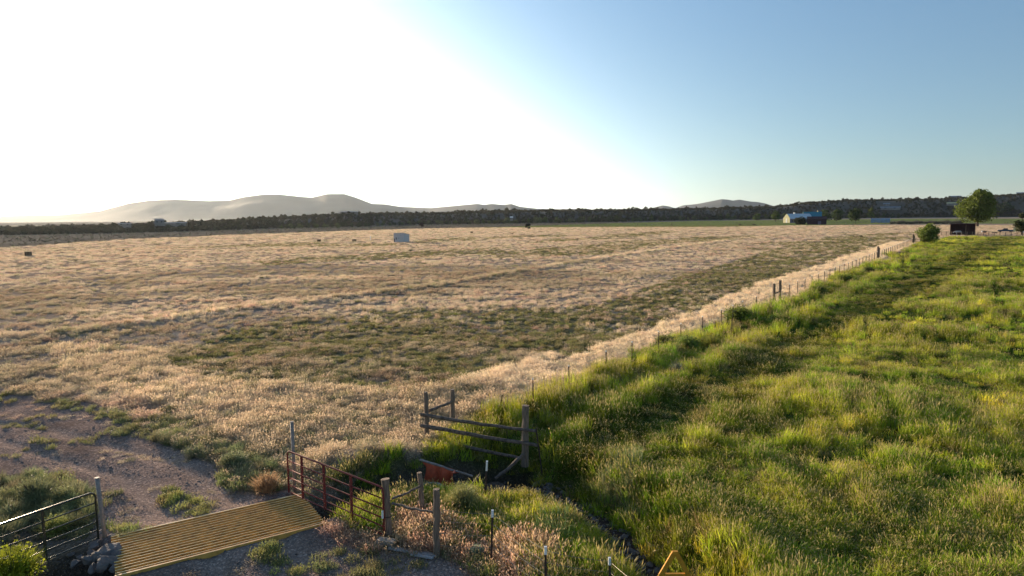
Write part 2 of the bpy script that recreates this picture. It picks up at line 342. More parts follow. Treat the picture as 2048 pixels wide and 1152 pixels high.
# ------------------------------------------------------------------ blades, tufts and scattering
def blades(n, Rr, h, wd, lean=.25, bend=.3, seed=0, head=0.0, dome=False, headw=2.2, hvar=.35):
    g = np.random.default_rng(seed)
    an = g.uniform(0, 2*np.pi, n); rr = Rr*np.sqrt(g.uniform(0, 1, n))*(0.25 if dome else 1)
    bx, by = rr*np.cos(an), rr*np.sin(an)
    az = an+g.normal(0, .6, n) if dome else g.uniform(0, 2*np.pi, n)
    hh = h*(1-hvar*g.uniform(0, 1, n))
    ln = (g.uniform(0, 1, n)**.7*lean if dome else np.abs(g.normal(0, lean, n)))
    bd = np.abs(g.normal(0, bend, n))
    dx, dy = np.cos(az), np.sin(az); pz = g.uniform(0, 2*np.pi, n); sx, sy = np.cos(pz), np.sin(pz)
    V = []; T = []; Hd = []
    def P(f, extra=0):
        a_ = ln+bd*f
        return np.stack([bx+dx*np.sin(a_)*hh*f, by+dy*np.sin(a_)*hh*f, np.cos(np.minimum(a_, 1.9))*hh*f], 1)
    p0, p1, p2 = P(0.), P(.55), P(1.)
    S = np.stack([sx, sy, 0*sx], 1)
    w_ = wd*g.uniform(.6, 1.2, n)[:, None]
    V = np.concatenate([p0-S*w_*.5, p0+S*w_*.5, p1-S*w_*.5, p1+S*w_*.5, p2])
    i = np.arange(n)
    T = np.concatenate([np.stack([i, i+n, i+3*n], 1), np.stack([i, i+3*n, i+2*n], 1), np.stack([i+2*n, i+3*n, i+4*n], 1)])
    Hd = np.zeros(len(V))
    if head > 0:
        m = g.uniform(0, 1, n) < head; q0 = P(.86)[m]; q1 = P(1.12)[m]; s2 = S[m]*w_[m]*headw; mid = (q0+q1)/2; k = len(q0); o = len(V)
        V = np.concatenate([V, q0, mid-s2*.5, mid+s2*.5, q1]); j = np.arange(k)+o
        T = np.concatenate([T, np.stack([j, j+k, j+2*k], 1), np.stack([j+k, j+3*k, j+2*k], 1)]); Hd = np.concatenate([Hd, np.ones(4*k)])
    return V, T, Hd
def fluff(n, Rr, h, sz, seed=0, flat=1.0):      # small leaf faces spread through a low dome
    g = np.random.default_rng(seed)
    d = g.normal(0, 1, (n, 3)); d /= np.linalg.norm(d, axis=1)[:, None]; d[:, 2] = np.abs(d[:, 2])
    rr = g.uniform(.35, 1, n)[:, None]**.6*(1+.25*np.sin(5*d[:, :1]*3+seed)*np.cos(4*d[:, 1:2]*3))
    c = d*rr*np.array([Rr, Rr, h])
    a_ = g.normal(0, 1, (n, 3)); a_ /= np.linalg.norm(a_, axis=1)[:, None]; b_ = np.cross(a_, g.normal(0, 1, (n, 3))); b_ /= np.linalg.norm(b_, axis=1)[:, None]
    s = sz*g.uniform(.5, 1.3, (n, 1)); V = np.concatenate([c-a_*s, c+a_*s, c+b_*s*.8, c-b_*s*.8]); i = np.arange(n)
    T = np.concatenate([np.stack([i, i+2*n, i+n], 1), np.stack([i, i+n, i+3*n], 1)])
    return V, T, np.zeros(len(V))
def merge(*parts):
    V, T, H_ = [], [], []; o = 0
    for v, t_, h_ in parts: V.append(v); T.append(t_+o); H_.append(h_); o += len(v)
    return np.concatenate(V), np.concatenate(T), np.concatenate(H_)
def tuft_mesh(name, parts, m):
    V, T, H_ = parts; me = mesh_np(name, V, T, m); at = me.attributes.new('head', 'FLOAT', 'POINT'); at.data.foreach_set('value', H_.astype(np.float32)); return me
def protos(cname, lst, m):
    col = bpy.data.collections.new(cname)
    for i, pr in enumerate(lst):
        o = bpy.data.objects.new('%s_%02d' % (cname, i), tuft_mesh(cname, pr, m)); col.objects.link(o)
    return col
def scatter(name, label, cat, col, nvar, x, y, z, rotz, scl, tint, seed=0, tilt=.12):
    n = len(x); g = np.random.default_rng(seed)
    me = bpy.data.meshes.new(name); me.vertices.add(n); me.vertices.foreach_set('co', np.stack([x, y, z], 1).astype(np.float32).ravel())
    A = me.attributes.new('rot', 'FLOAT_VECTOR', 'POINT'); A.data.foreach_set('vector', np.stack([g.normal(0, tilt, n), g.normal(0, tilt, n), rotz], 1).astype(np.float32).ravel())
    A = me.attributes.new('scl', 'FLOAT_VECTOR', 'POINT'); A.data.foreach_set('vector', np.asarray(scl, np.float32).ravel())
    A = me.attributes.new('pick', 'INT', 'POINT'); A.data.foreach_set('value', g.integers(0, nvar, n).astype(np.int32))
    A = me.attributes.new('tint', 'FLOAT_COLOR', 'POINT'); A.data.foreach_set('color', np.concatenate([tint, np.ones((n, 1))], 1).astype(np.float32).ravel())
    me.update(); o = bpy.data.objects.new(name, me); C.objects.link(o)
    ng = bpy.data.node_groups.new(name+'_scatter', 'GeometryNodeTree')
    ng.interface.new_socket('Geometry', in_out='INPUT', socket_type='NodeSocketGeometry'); ng.interface.new_socket('Geometry', in_out='OUTPUT', socket_type='NodeSocketGeometry')
    gi = ng.nodes.new('NodeGroupInput'); gout = ng.nodes.new('NodeGroupOutput')
    ip = ng.nodes.new('GeometryNodeInstanceOnPoints'); ci = ng.nodes.new('GeometryNodeCollectionInfo')
    ci.inputs['Collection'].default_value = col; ci.inputs['Separate Children'].default_value = True; ci.inputs['Reset Children'].default_value = True
    def na(nm, ty):
        q = ng.nodes.new('GeometryNodeInputNamedAttribute'); q.data_type = ty; q.inputs['Name'].default_value = nm; return q.outputs['Attribute']
    mp = ng.nodes.new('GeometryNodeMeshToPoints'); ng.links.new(gi.outputs[0], mp.inputs[0]); ng.links.new(mp.outputs[0], ip.inputs['Points'])
    ng.links.new(ci.outputs[0], ip.inputs['Instance'])
    ip.inputs['Pick Instance'].default_value = True; ng.links.new(na('pick', 'INT'), ip.inputs['Instance Index'])
    er = ng.nodes.new('FunctionNodeEulerToRotation'); ng.links.new(na('rot', 'FLOAT_VECTOR'), er.inputs[0]); ng.links.new(er.outputs[0], ip.inputs['Rotation'])
    ng.links.new(na('scl', 'FLOAT_VECTOR'), ip.inputs['Scale']); ng.links.new(ip.outputs[0], gout.inputs[0])
    md = o.modifiers.new('scatter', 'NODES'); md.node_group = ng
    return tag(o, label, cat, kind='stuff')
def sample(r0, r1, dens, seed, half=47, y0=3.0):   # random points of a ring sector in front of the camera
    g = np.random.default_rng(seed); A_ = R(half)*(r1*r1-r0*r0); n = int(A_*dens)
    r = np.sqrt(g.uniform(r0*r0, r1*r1, n)); a_ = g.uniform(-R(half), R(half), n)
    return r*np.sin(a_), r*np.cos(a_), g
RINGS = [(10.5, 24, 1.0, 0), (24, 48, .42, 0), (48, 105, .13, 1), (105, 240, .032, 2), (240, 560, .0085, 3)]
SC = [1, 1.25, 2.0, 3.6, 6.5]                     # how much wider the farther clumps are
near = {}
def mk(kind, lod):
    k = [1, 1.5, 2.8, 5.0][lod]; n = [1, .75, .6, .6][lod]; N_ = lambda q: max(8, int(q*n))
    wd = [1, 1.4, 2.6, 5.2][lod]; S_ = [1, 1, 1.9, 4.6][lod]
    if kind == 'green': return [merge(blades(N_(40), .26*S_, .52, .014*wd, .20, .35, s, head=.3, headw=1.5), blades(N_(40), .28*S_, .28, .015*wd, .5, .5, s+9)) for s in range(5)]
    if kind == 'tan': return [merge(blades(N_(70), .26*S_, .30, .009*wd, .38, .6, s+20, head=.9, headw=2.8), fluff(N_(50), .27*S_, .26, .016*wd, s)) for s in range(5)]
    if kind == 'weed': return [merge(blades(N_(50), .2*S_, .22, .016*wd, .5, .4, s+40), fluff(N_(80), .22*S_, .2, .018*wd, s+3)) for s in range(5)]
    if kind == 'sage': return [merge(blades(N_(90), .30*S_, .55, .016*wd, .8, .25, s+60, dome=True), fluff(N_(150), .36*S_, .45, .020*wd, s+5)) for s in range(4)]
PR = {}
def pr(kind, lod):
    if (kind, lod) not in PR: PR[(kind, lod)] = protos('%s_clump_%s' % (kind, 'abcd'[lod]), mk(kind, lod), M_TAN if kind == 'tan' else M_GRASS)
    return PR[(kind, lod)]
acc = {}
def put(key, x, y, g, s0, tint, hs=1.0):
    n = len(x)
    if n == 0: return
    h = height(x, y)-.02
    s = (s0*g.uniform(.7, 1.3, n))
    S = np.stack([s, s, s*hs*g.uniform(.8, 1.25, n)], 1)
    acc.setdefault(key, []).append((x, y, h, g.uniform(0, 6.28, n), S, tint))
def col_n(base, n, g, v=.25, hv=.12):
    return np.clip(np.array(base)[None, :]*(1+g.uniform(-v, v, (n, 1)))*(1+g.uniform(-hv, hv, (n, 3))), 0, 1)
lanes = lambda z: (z['grav'])
for ri, (r0, r1, df, lod) in enumerate(RINGS):
    # green pasture
    x, y, g = sample(r0, r1, 34*df, 100+ri); z = zones(x, y); m = z['past'] & (z['creek'] > .55+.25*g.uniform(-1, 1, len(x))) & (z['ditch'] > .9) & ~z['clear'] & (np.hypot(x-3.5, y-13.2) > 1.4)
    x, y = x[m], y[m]; zc = np.minimum(z['creek'], z['creek2'])[m]
    big = fbm(x, y, 7.5, 51); fine = fbm(x, y, 2.2, 52)
    hs = .5+.95*sstep(.35, .68, .5*big+.5*fine)+np.where(fence_d(x, y) > -3.2+.0*x, .6, -.15)*np.exp(-(zc-1.6)**2/1.2)*np.where(y > 22, 1, np.where(x > np.interp(y, [12, 16.5, 19, 22], [4.6, 3.5, 3, 1.3]), .8, .25))
    keep = g.uniform(0, 1, len(x)) < .45+.75*sstep(.3, .6, fine); x, y, hs, big, fine = x[keep], y[keep], hs[keep], big[keep], fine[keep]
    yl = (.55*sstep(.42, .64, fbm(x, y, 4, 55))+.45*(g.uniform(0, 1, len(x)) < .3))[:, None]; tn = (g.uniform(0, 1, len(x)) < .10)[:, None]
    tint = col_n((.30, .42, .03), len(x), g)*(1-yl)+col_n((.62, .58, .05), len(x), g)*yl
    dk = sstep(.55, .75, fbm(x, y, 9, 58))[:, None]; tint = tint*(1-dk*.40); sw = np.exp(-((fence_d(x, y)-(4.6+.07*fence_t(x, y)))/(1.3+.02*np.clip(fence_t(x, y), 0, 200)))**2)[:, None]*(fence_t(x, y) > -8)[:, None]; tint = tint*(1-.62*sw); hs = hs*(1-.4*sw[:, 0])  # shadow band along the fence is darkened into the grass tint, grass lower there
    u_ = g.uniform(0, 1, (len(x), 1)); tint = np.where(u_ < .30, tint*.42, np.where(u_ > .86, tint*1.35, tint*.95)); hs = hs*np.where(u_[:, 0] < .34, .8, 1.1)
    tint = np.where(tn, col_n((.30, .25, .09), len(x), g), tint)
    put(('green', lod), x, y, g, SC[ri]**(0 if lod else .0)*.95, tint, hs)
    # bleached and tan field grass
    x, y, g = sample(r0, r1, 42*df, 200+ri); z = zones(x, y)
    fe = fbm(x, y, 2.4, 61); be = fbm(x, y, 8, 62)
    pk = np.where(z['pale'], 1.3, .34+.9*sstep(.40, .60, .6*fe+.4*be))*(1-.75*z['olive'])
    tkk = np.exp(-(z['track']/1.2)**2); pk = pk+1.0*tkk
    pk = np.where(z['grav'], .30*sstep(.56, .68, fbm(x, y, 1.1, 35))*(r1 < 60), pk)
    m = (~z['past']) & (~z['sage']) & (~z['gfar']) & (z['ditch'] > .62) & (z['creek'] > 1.2) & ~z['clear'] & (g.uniform(0, 1, len(x)) < pk) & (~z['weedl'])
    x, y = x[m], y[m]; pl = z['pale'][m][:, None]; fe = fe[m]
    tint = np.where(pl, col_n((.84, .64, .42), len(x), g, .15, .06), col_n((.80, .64, .45), len(x), g, .22, .08))
    brn = (sstep(.40, .62, fbm(x, y, 16, 67))*np.where(pl[:, 0], .40, .85)*(np.hypot(x, y) < 130)+.25*(g.uniform(0, 1, len(x)) < .3))[:, None]; tint = tint*(1-brn)+col_n((.36, .29, .18), len(x), g)*brn; tint = np.where(pl, tint, tint*.93)
    stp = (fence_d(x, y) > -9-.05*fence_t(x, y)) & (fence_t(x, y) > 2) & pl[:, 0]; tint = np.where(stp[:, None], col_n((.95, .76, .52), len(x), g, .12, .05), tint)
    gs = (g.uniform(0, 1, len(x)) < np.where(stp, .02, .16)+.3*z['olive'][m])[:, None]; tint = np.where(gs, col_n((.20, .20, .08), len(x), g), tint)
    rd = (fbm(x, y, 3, 66) > .62)[:, None] & ~pl; tint = np.where(rd, tint*np.array([.9, .78, .78]), tint)
    put(('tan', lod), x, y, g, np.where(zones(x, y)['grav'], .6, .95), tint*(1+.15*np.exp(-(zones(x, y)['track']/1.2)**2))[:, None], (.32+.85*fe+.35*pl[:, 0]+.5*np.exp(-(zones(x, y)['track']/1.2)**2))*np.where(zones(x, y)['grav'], .5, 1))
    # low weeds of the olive patches, and along the lane
    x, y, g = sample(r0, r1, 26*df, 300+ri); z = zones(x, y)
    ge = z['grav'] & (fbm(x, y, 2.0, 71) > .66) & (r1 < 60)
    m = ((g.uniform(0, 1, len(x)) < z['olive']*.85)) | z['gfar'] & (g.uniform(0, 1, len(x)) < .5) | ge & (g.uniform(0, 1, len(x)) < .35) | (~z['past'] & ~z['grav'] & (fbm(x, y, 2.8, 72) > .60) & (np.hypot(x+9, y-24) < 13) & (g.uniform(0, 1, len(x)) < .8))
    m &= (z['ditch'] > .8)
    x, y = x[m], y[m]; near_ = np.exp(-(np.hypot(x+9, y-22)/12)**2)[:, None]
    tint = col_n((.25, .23, .085), len(x), g)*(1-near_)+col_n((.27, .27, .12), len(x), g)*near_
    put(('weed', lod), x, y, g, 1.0, tint, .6+.8*fbm(x, y, 2, 74))
# weeds by polygons drawn from the place
def patch(poly, dens, kind, base, s0, hs, seed, zlim=.5):
    P = np.array(G(*poly)); g = np.random.default_rng(seed); lo, hi = P.min(0), P.max(0); n = int((hi-lo).prod()*dens)
    x = g.uniform(lo[0], hi[0], n); y = g.uniform(lo[1], hi[1], n)
    m = inpoly(x+(fbm(x, y, .8, seed)-.5)*.7, y+(fbm(x, y, .8, seed+1)-.5)*.7, [tuple(q) for q in P]); zz_ = zones(x, y); m &= (zz_['creek'] > .75) & ~zz_['clear'] & ((zz_['ditch'] > .75) | (x < -9.5)); x, y = x[m], y[m]
    put((kind, 0), x, y, g, s0, col_n(base, len(x), g), hs)
patch([(0, 960), (60, 950), (120, 958), (170, 990), (195, 1035), (150, 1060), (60, 1060), (-60, 1080), (-150, 1000)], 10, 'sage', (.27, .27, .13), .8, 1.0, 901)
patch([(-60, 1085), (40, 1065), (60, 1040), (130, 1080), (60, 1120), (-60, 1200)], 7, 'weed', (.24, .21, .11), 1.0, 1.0, 902)
patch([(300, 880), (360, 860), (450, 890), (560, 930), (560, 985), (520, 975), (450, 930), (380, 915)], 13, 'sage', (.26, .27, .13), .68, 1.0, 903)
patch([(440, 955), (500, 950), (500, 985), (450, 980)], 14, 'weed', (.28, .29, .12), 1.0, 1.2, 904)
patch([(310, 985), (345, 978), (400, 1005), (420, 1030), (385, 1040), (330, 1005)], 18, 'weed', (.30, .29, .10), .9, .9, 905)
patch([(228, 1045), (290, 1055), (330, 1068), (250, 1080), (228, 1072)], 9, 'weed', (.30, .30, .10), .9, 1.0, 906)
patch([(490, 1100), (540, 1090), (560, 1120), (620, 1150), (560, 1160), (500, 1130)], 16, 'weed', (.28, .27, .09), .9, .9, 907)
patch([(780, 1000), (860, 1010), (1010, 1120), (1100, 1200), (1000, 1200), (900, 1120), (790, 1080)], 17, 'tan', (.50, .27, .17), 1.05, 1.1, 908)
patch([(800, 990), (1000, 1010), (1130, 1120), (1180, 1200), (1000, 1200), (900, 1110), (800, 1080)], 15, 'green', (.20, .24, .05), .8, .85, 909)
patch([(990, 1085), (1060, 1070), (1120, 1120), (1130, 1200), (1010, 1170)], 26, 'tan', (.62, .38, .22), 1.15, 1.3, 910)
patch([(640, 1060), (690, 1050), (770, 1080), (780, 1110), (700, 1100)], 20, 'tan', (.46, .30, .20), .9, .9, 911)
patch([(640, 960), (760, 930), (840, 960), (830, 1000), (760, 1010), (700, 1010)], 16, 'green', (.13, .15, .04), .85, 1.0, 912)
patch([(1180, 930), (1270, 920), (1300, 1000), (1220, 1020)], 14, 'green', (.24, .28, .12), .9, 1.2, 913)
patch([(1080, 1040), (1140, 1030), (1150, 1085), (1090, 1085)], 14, 'green', (.19, .26, .09), 1.0, 1.1, 914)
patch([(80, 790), (240, 820), (330, 850), (300, 880), (180, 830), (70, 805)], 8, 'weed', (.29, .28, .12), .9, .9, 915)
TXT = {'green': ('pasture_grass', 'tall green pasture grass with pale seed heads', 'grass'), 'tan': ('dry_grass', 'low dry tan and pinkish cheatgrass of the open field', 'grass'),
       'weed': ('ground_weeds', 'low olive green weeds growing in patches of the field and lane', 'weeds'), 'sage': ('roadside_brush', 'grey green brush growing beside the gravel lane', 'brush')}
LT = ['', ' in the middle distance', ' farther off', ' at the far end']
for (kind, lod), L_ in acc.items():
    x, y, h, rz_, S, tint = [np.concatenate([q[i] for q in L_]) for i in range(6)]
    nm, lb, ct = TXT[kind]
    scatter(nm, lb+LT[lod], ct, pr(kind, lod), len(mk(kind, lod)) if False else (4 if kind == 'sage' else 5), x, y, h, rz_, S, tint, seed=hash((kind == 'green', lod)) % 999)
    print('SCATTER', kind, lod, len(x))
# ------------------------------------------------------------------ helpers to stand things on the plan
def dist(p): return math.hypot(p[0], p[1])
def ztop(px, py, P):                 # height seen at that row above the ground point P
    d = ray(px, py); return CAM_H+d[2]*dist(P)/math.hypot(d[0], d[1])
def pl(px, py, A, B):                # point of the vertical plane through A and B
    d = ray(px, py); nx_, ny_ = -(B[1]-A[1]), (B[0]-A[0]); k = (A[0]*nx_+A[1]*ny_)/(d[0]*nx_+d[1]*ny_)
    return Vector((d[0]*k, d[1]*k, CAM_H+d[2]*k))
def mpp(px, py):                     # metres per photo pixel for something standing at that ground point
    return dist(gp(px, py))/FPX
def lerp(a, b, t_): return Vector(a)*(1-t_)+Vector(b)*t_

# ------------------------------------------------------------------ tube gates
def tube_gate(name, A, B, z0, z1, rails, braces, m, label, flat=True, group=None):
    A = Vector((A[0], A[1], 0)); B = Vector((B[0], B[1], 0)); Ld = (B-A).length; d = (B-A)/Ld
    root = empty(name, A, 0, label, 'gate'); P = lambda s_, z: tuple(d*s_+Vector((0, 0, z)))
    r_ = .14
    arc = lambda cx, cz, a0, a1: [P(cx+r_*math.cos(a), cz+r_*math.sin(a)) for a in np.linspace(a0, a1, 6)]
    pts = [P(0, z0)]+arc(r_, z1-r_, math.pi, math.pi/2)+arc(Ld-r_, z1-r_, math.pi/2, 0)+[P(Ld, z0)]
    MB().tube(pts, .026, 10).build('frame', m, root, smooth=True)
    for z in rails:
        sag = [P(s_, z-.012*math.sin(s_/Ld*math.pi)) for s_ in np.linspace(0, Ld, 5)]
        MB().tube(sag, .019, 8).build('rail', m, root, smooth=True)
    n = Vector((-d.y, d.x, 0))
    for s_ in braces:
        MB().bar(Vector(P(s_, z0-.02))-n*.0, Vector(P(s_, z1-.01)), .062, .046, up=d).build('brace', m, root)
    return root, d, Ld, P
RA, RB = (-6.76, 19.78), (-3.36, 16.90)
rails6 = [.15, .37, .60, .85, 1.12]
gr, gd, gl, gP = tube_gate('tube_gate', RA, RB, .13, 1.42, rails6, [.75, 1.85, 3.1], M_RED, 'dark red tube gate standing closed beside the yellow cattle guard')
MB().box(tuple(Vector(gP(gl-.0, .62))+Vector((-.02, -.05, .1))), (.045, .045, .2)).build('latch', M_WHITE, gr)
for z in (.45, 1.2): MB().tube([gP(0, z), Vector(gP(0, z))+Vector((.1, .18, 0))], .014, 6).build('hinge', M_PIPE, gr)
GA = gp(190, 985, 1.36); GB = gp(0, 1051, 1.36); gdir = (Vector(GB)-Vector(GA)); gdir.z = 0; gdir.normalize()
GB = Vector(GA)+gdir*4.9
gg, gd2, gl2, gP2 = tube_gate('tube_gate', GA, GB, .12, 1.38, [.14, .36, .58, .83, 1.09], [1.25, 2.45, 3.65], M_GREENP, 'dark green tube gate swung open at the left of the lane')
for z in (.3, 1.12): MB().tube([gP2(0, z), Vector(gP2(0, z))-gd2*.1+Vector((0, .03, .02)), Vector(gP2(0, z))-gd2*.2], .014, 6).build('hinge', M_PIPE, gg)
def pipe_post(x, y, h, z0, label, lean=(0, 0)):
    root = empty('pipe_post', (x, y, z0), 0, label, 'post')
    MB().tube([(0, 0, -.3), (lean[0], lean[1], h)], .052, 14).build('pipe', M_PIPE, root, smooth=True)
    MB().tube([(lean[0], lean[1], h), (lean[0], lean[1], h+.012)], .058, 14).build('cap', M_PIPE, root)
pipe_post(-6.66, 20.02, 2.22, 0, 'tall grey pipe post holding the red gate')
p2 = gp(212, 1082, .0); pipe_post(p2.x, p2.y, ztop(197, 960, p2)+.05, 0, 'leaning grey pipe post beside the open dark green gate', (-.10, -.02))

# ------------------------------------------------------------------ cattle guard
TL, TR = Vector((-10.5, 17.0, 0)), Vector((-6.36, 19.67, 0)); BR = Vector((-4.86, 17.88, 0))
lx = (TR-TL).normalized(); Lg = (TR-TL).length; wx_ = Vector((lx.y, -lx.x, 0)); Wg = 2.36
cg = empty('cattle_guard', TL, 0, 'yellow ribbed steel cattle guard laid across the ditch in the lane', 'cattle guard')
nr = 15; pitch_ = Wg/nr
M_SUNCREST = mat('sunlit_steel_crest', (.92, .58, .22), .42, var=.2, nscale=9); M_YSIDE = mat('shaded_steel_side', (.52, .225, .03), .6, var=.45, nscale=5)  # sun highlight on rib tops and shade on rib sides painted as two colours
for i in range(nr):
    b = MB(); w0 = pitch_*(i+.15); prof = [(0, -.14), (.006, -.022), (.020, .002), (.042, .010), (.064, .006), (.078, -.010), (.092, -.14)]
    for j in range(len(prof)-1):
        (u0, z0), (u1, z1) = prof[j], prof[j+1]; q = len(b.v)
        for s_ in (0, Lg):
            b.v += [tuple(lx*s_+wx_*(w0+u0)+Vector((0, 0, z0+.14))), tuple(lx*s_+wx_*(w0+u1)+Vector((0, 0, z1+.14)))]
        b.f.append([q, q+1, q+3, q+2])
    q = len(b.v)
    for s_ in (0, Lg):
        b.v += [tuple(lx*s_+wx_*(w0+u)+Vector((0, 0, z+.14))) for u, z in prof]
    b.f.append(list(range(q, q+7))); b.f.append(list(range(q+13, q+6, -1)))
    o = b.build('rib', M_YSIDE, cg); o.data.materials.append(M_SUNCREST)
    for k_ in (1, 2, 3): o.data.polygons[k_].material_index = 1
for s_ in (.03, Lg*.33, Lg*.66, Lg-.03):
    MB().bar(lx*s_+Vector((0, 0, -.10)), lx*s_+wx_*Wg+Vector((0, 0, -.10)), .06, .27).build('cross_beam', M_YEL, cg)
MB().bar(lx*-.02+wx_*(-.03)+Vector((0, 0, .0)), lx*(Lg+.02)+wx_*(-.03)+Vector((0, 0, .0)), .05, .24).build('edge_beam', M_YEL, cg)
MB().bar(lx*-.02+wx_*(Wg+.03)+Vector((0, 0, .02)), lx*(Lg+.05)+wx_*(Wg+.03)+Vector((0, 0, .02)), .05, .26).build('edge_beam', M_YEL, cg)
M_CONC = mat('weathered_concrete', (.24, .21, .19), .9, var=.25, nscale=6, bump=.5)
for s_, w_ in ((.12, -.6), (Lg-.12, .5)):
    pass

# ------------------------------------------------------------------ rocks
def rock_mesh(seed, r, flat=.75, sub=2):
    import bmesh
    bm = bmesh.new(); bmesh.ops.create_icosphere(bm, subdivisions=sub, radius=1); g = np.random.default_rng(seed)
    ns = [(Vector(g.normal(0, 1, 3)).normalized(), g.uniform(.45, .85)) for _ in range(9)]
    sx = g.uniform(.7, 1.3, 3)
    for v in bm.verts:
        for n_, k in ns:
            dd = v.co.dot(n_)
            if dd > k: v.co -= n_*(dd-k)
        v.co = Vector((v.co.x*sx[0]*r, v.co.y*sx[1]*r, v.co.z*flat*r))
    me = bpy.data.meshes.new('rock'); bm.to_mesh(me); bm.free(); me.materials.append(M_ROCK); return me
g = np.random.default_rng(5)
rocks = [(205, 1090, .30), (222, 1082, .16), (190, 1097, .17), (228, 1100, .2), (212, 1112, .34), (196, 1122, .22), (222, 1128, .26), (182, 1112, .15), (175, 1126, .18), (232, 1118, .18), (204, 1136, .24), (186, 1140, .16), (160, 1118, .12), (150, 1130, .14), (218, 1146, .2), (168, 1090, .10), (240, 1078, .09), (250, 1074, .08), (140, 1112, .10), (232, 1140, .16)]
for i, (px, py, r) in enumerate(rocks):
    P = onp(px, py); o = bpy.data.objects.new('rock', rock_mesh(i, r)); C.objects.link(o); o.location = (P.x, P.y, P.z+r*.3); o.rotation_euler = (g.uniform(-.4, .4), g.uniform(-.4, .4), g.uniform(0, 6))
    tag(o, ['Largest', 'Second largest', 'Third largest', 'Fourth largest', 'Fifth largest', 'Sixth largest'][sorted([q[2]+.001*j for j, q in enumerate(rocks)], reverse=True).index(r+.001*i)].lower()+' stone of the pile at the left end of the cattle guard' if r >= .22 else ('small' if r < .15 else 'middling')+' grey stone '+('near the foot of the green gate' if px < 165 else 'beside the pipe post' if py < 1100 else 'low in the pile beside the cattle guard'), 'rock', 'stones piled at the left end of the cattle guard')
col = bpy.data.collections.new('creek_stone_kinds')
for i in range(6):
    me = rock_mesh(50+i, 1.0, .6, 2); o = bpy.data.objects.new('creek_stone_kind_%02d' % i, me); col.objects.link(o)
n = 6500; g = np.random.default_rng(9); x = g.uniform(-3, 8, n); y = g.uniform(8, 27, n); m = (dline(x, y, CREEK[:6])+g.normal(0, .12, n) < .75); x, y = x[m], y[m]
s = g.uniform(.04, .14, len(x))**1.0; s[g.uniform(0, 1, len(x)) < .05] = .19
mixin = np.tile([.12, .1, .09], (len(x), 1))
scatter('creek_stones', 'dark rounded stones lying in the bed of the dry creek', 'stones', col, 6, x, y, height(x, y)+s*.15, g.uniform(0, 6, len(x)), np.stack([s, s*.8, s*g.uniform(.6, 1, len(x))], 1), mixin, tilt=.25)
# gravel of the lane
g = np.random.default_rng(19); n = 60000; x = g.uniform(-26, 1, n); y = g.uniform(11, 32, n); z = zones(x, y); m = (z['grav'] | (z['weedl'] & (g.uniform(0, 1, n) < .4))) & (fbm(x, y, 1.1, 33) > .40); x, y = x[m], y[m]
s = g.uniform(.010, .026, len(x)); s[g.uniform(0, 1, len(x)) < .02] = .055
scatter('lane_gravel', 'loose gravel strewn over the lane', 'gravel', col, 6, x, y, height(x, y), g.uniform(0, 6, len(x)), np.stack([s, s, s*.8], 1), np.tile([.12, .1, .09], (len(x), 1)), tilt=.2)

# ------------------------------------------------------------------ wooden posts and fences
def wood_post(b, P, h, r, lean=(0, 0), seed=0, sink=.5, n=10, flare=1.0):
    k = 7; pts = []; rad = []; rnd = random.Random(seed)
    for i in range(k+1):
        t_ = i/k; pts.append((P[0]+lean[0]*t_+rnd.uniform(-.012, .012), P[1]+lean[1]*t_+rnd.uniform(-.012, .012), P[2]-sink*(1-t_)*(1 if i == 0 else 0)+h*t_)); rad.append(r*(1.08-.14*t_+rnd.uniform(-.06, .06))*(flare if i == k else 1))
    return b.tube(pts, rad, n, .14, seed)
def log(a, b_, r, seed=0, sag=.02, n=9, taper=.8):
    b = MB(); k = 9; rnd = random.Random(seed); pts = [lerp(a, b_, i/k)+Vector((rnd.uniform(-.014, .014), rnd.uniform(-.014, .014), rnd.uniform(-.014, .014)-sag*math.sin(i/k*math.pi))) for i in range(k+1)]
    return b.tube(pts, [r*(1-(1-taper)*i/k+rnd.uniform(-.07, .07)) for i in range(k+1)], n, .16, seed)
# corner brace next to the red gate
W1 = Vector((-3.27, 17.02, 0)); W2 = gp(845, 1032, 0); W3 = gp(873, 1113, 0)
cf = empty('corner_fence', (0, 0, 0), 0, 'short corner fence of three weathered wooden posts, steel posts and wire below the red gate', 'fence')
wood_post(MB(), W1, ztop(775, 958, W1), .092, (-.05, 0), 1, flare=1.35).build('wooden_post', M_WOOD, cf)
wood_post(MB(), W2, ztop(842, 945, W2), .075, (-.05, 0), 2).build('wooden_post', M_WOOD, cf)
wood_post(MB(), W3, ztop(877, 978, W3), .085, (.04, 0), 3).build('wooden_post', M_WOOD, cf)
log(pl(785, 1006, W1, W3)+Vector((0, .0, 0)), pl(872, 1025, W1, W3), .035, 4, .03).build('brace_rail', M_LOG, cf)
log(pl(784, 998, W1, W2), pl(840, 971, W1, W2), .032, 5, .03).build('brace_rail', M_LOG, cf)
M_ROPE = mat('twisted_wire', (.33, .26, .15), .6, .2, var=.2)
MB().tube([pl(873, 1034, W1, W3), pl(785, 1082, W1, W3)], .011, 6).build('twisted_brace_wire', M_ROPE, cf)
MB().tube([(W1.x+.14*math.cos(a)-.03, W1.y+.14*math.sin(a), .62+.01*math.sin(3*a)) for a in np.linspace(0, 6.28, 16)], .011, 5).build('wire_wrap', M_STEEL, cf)
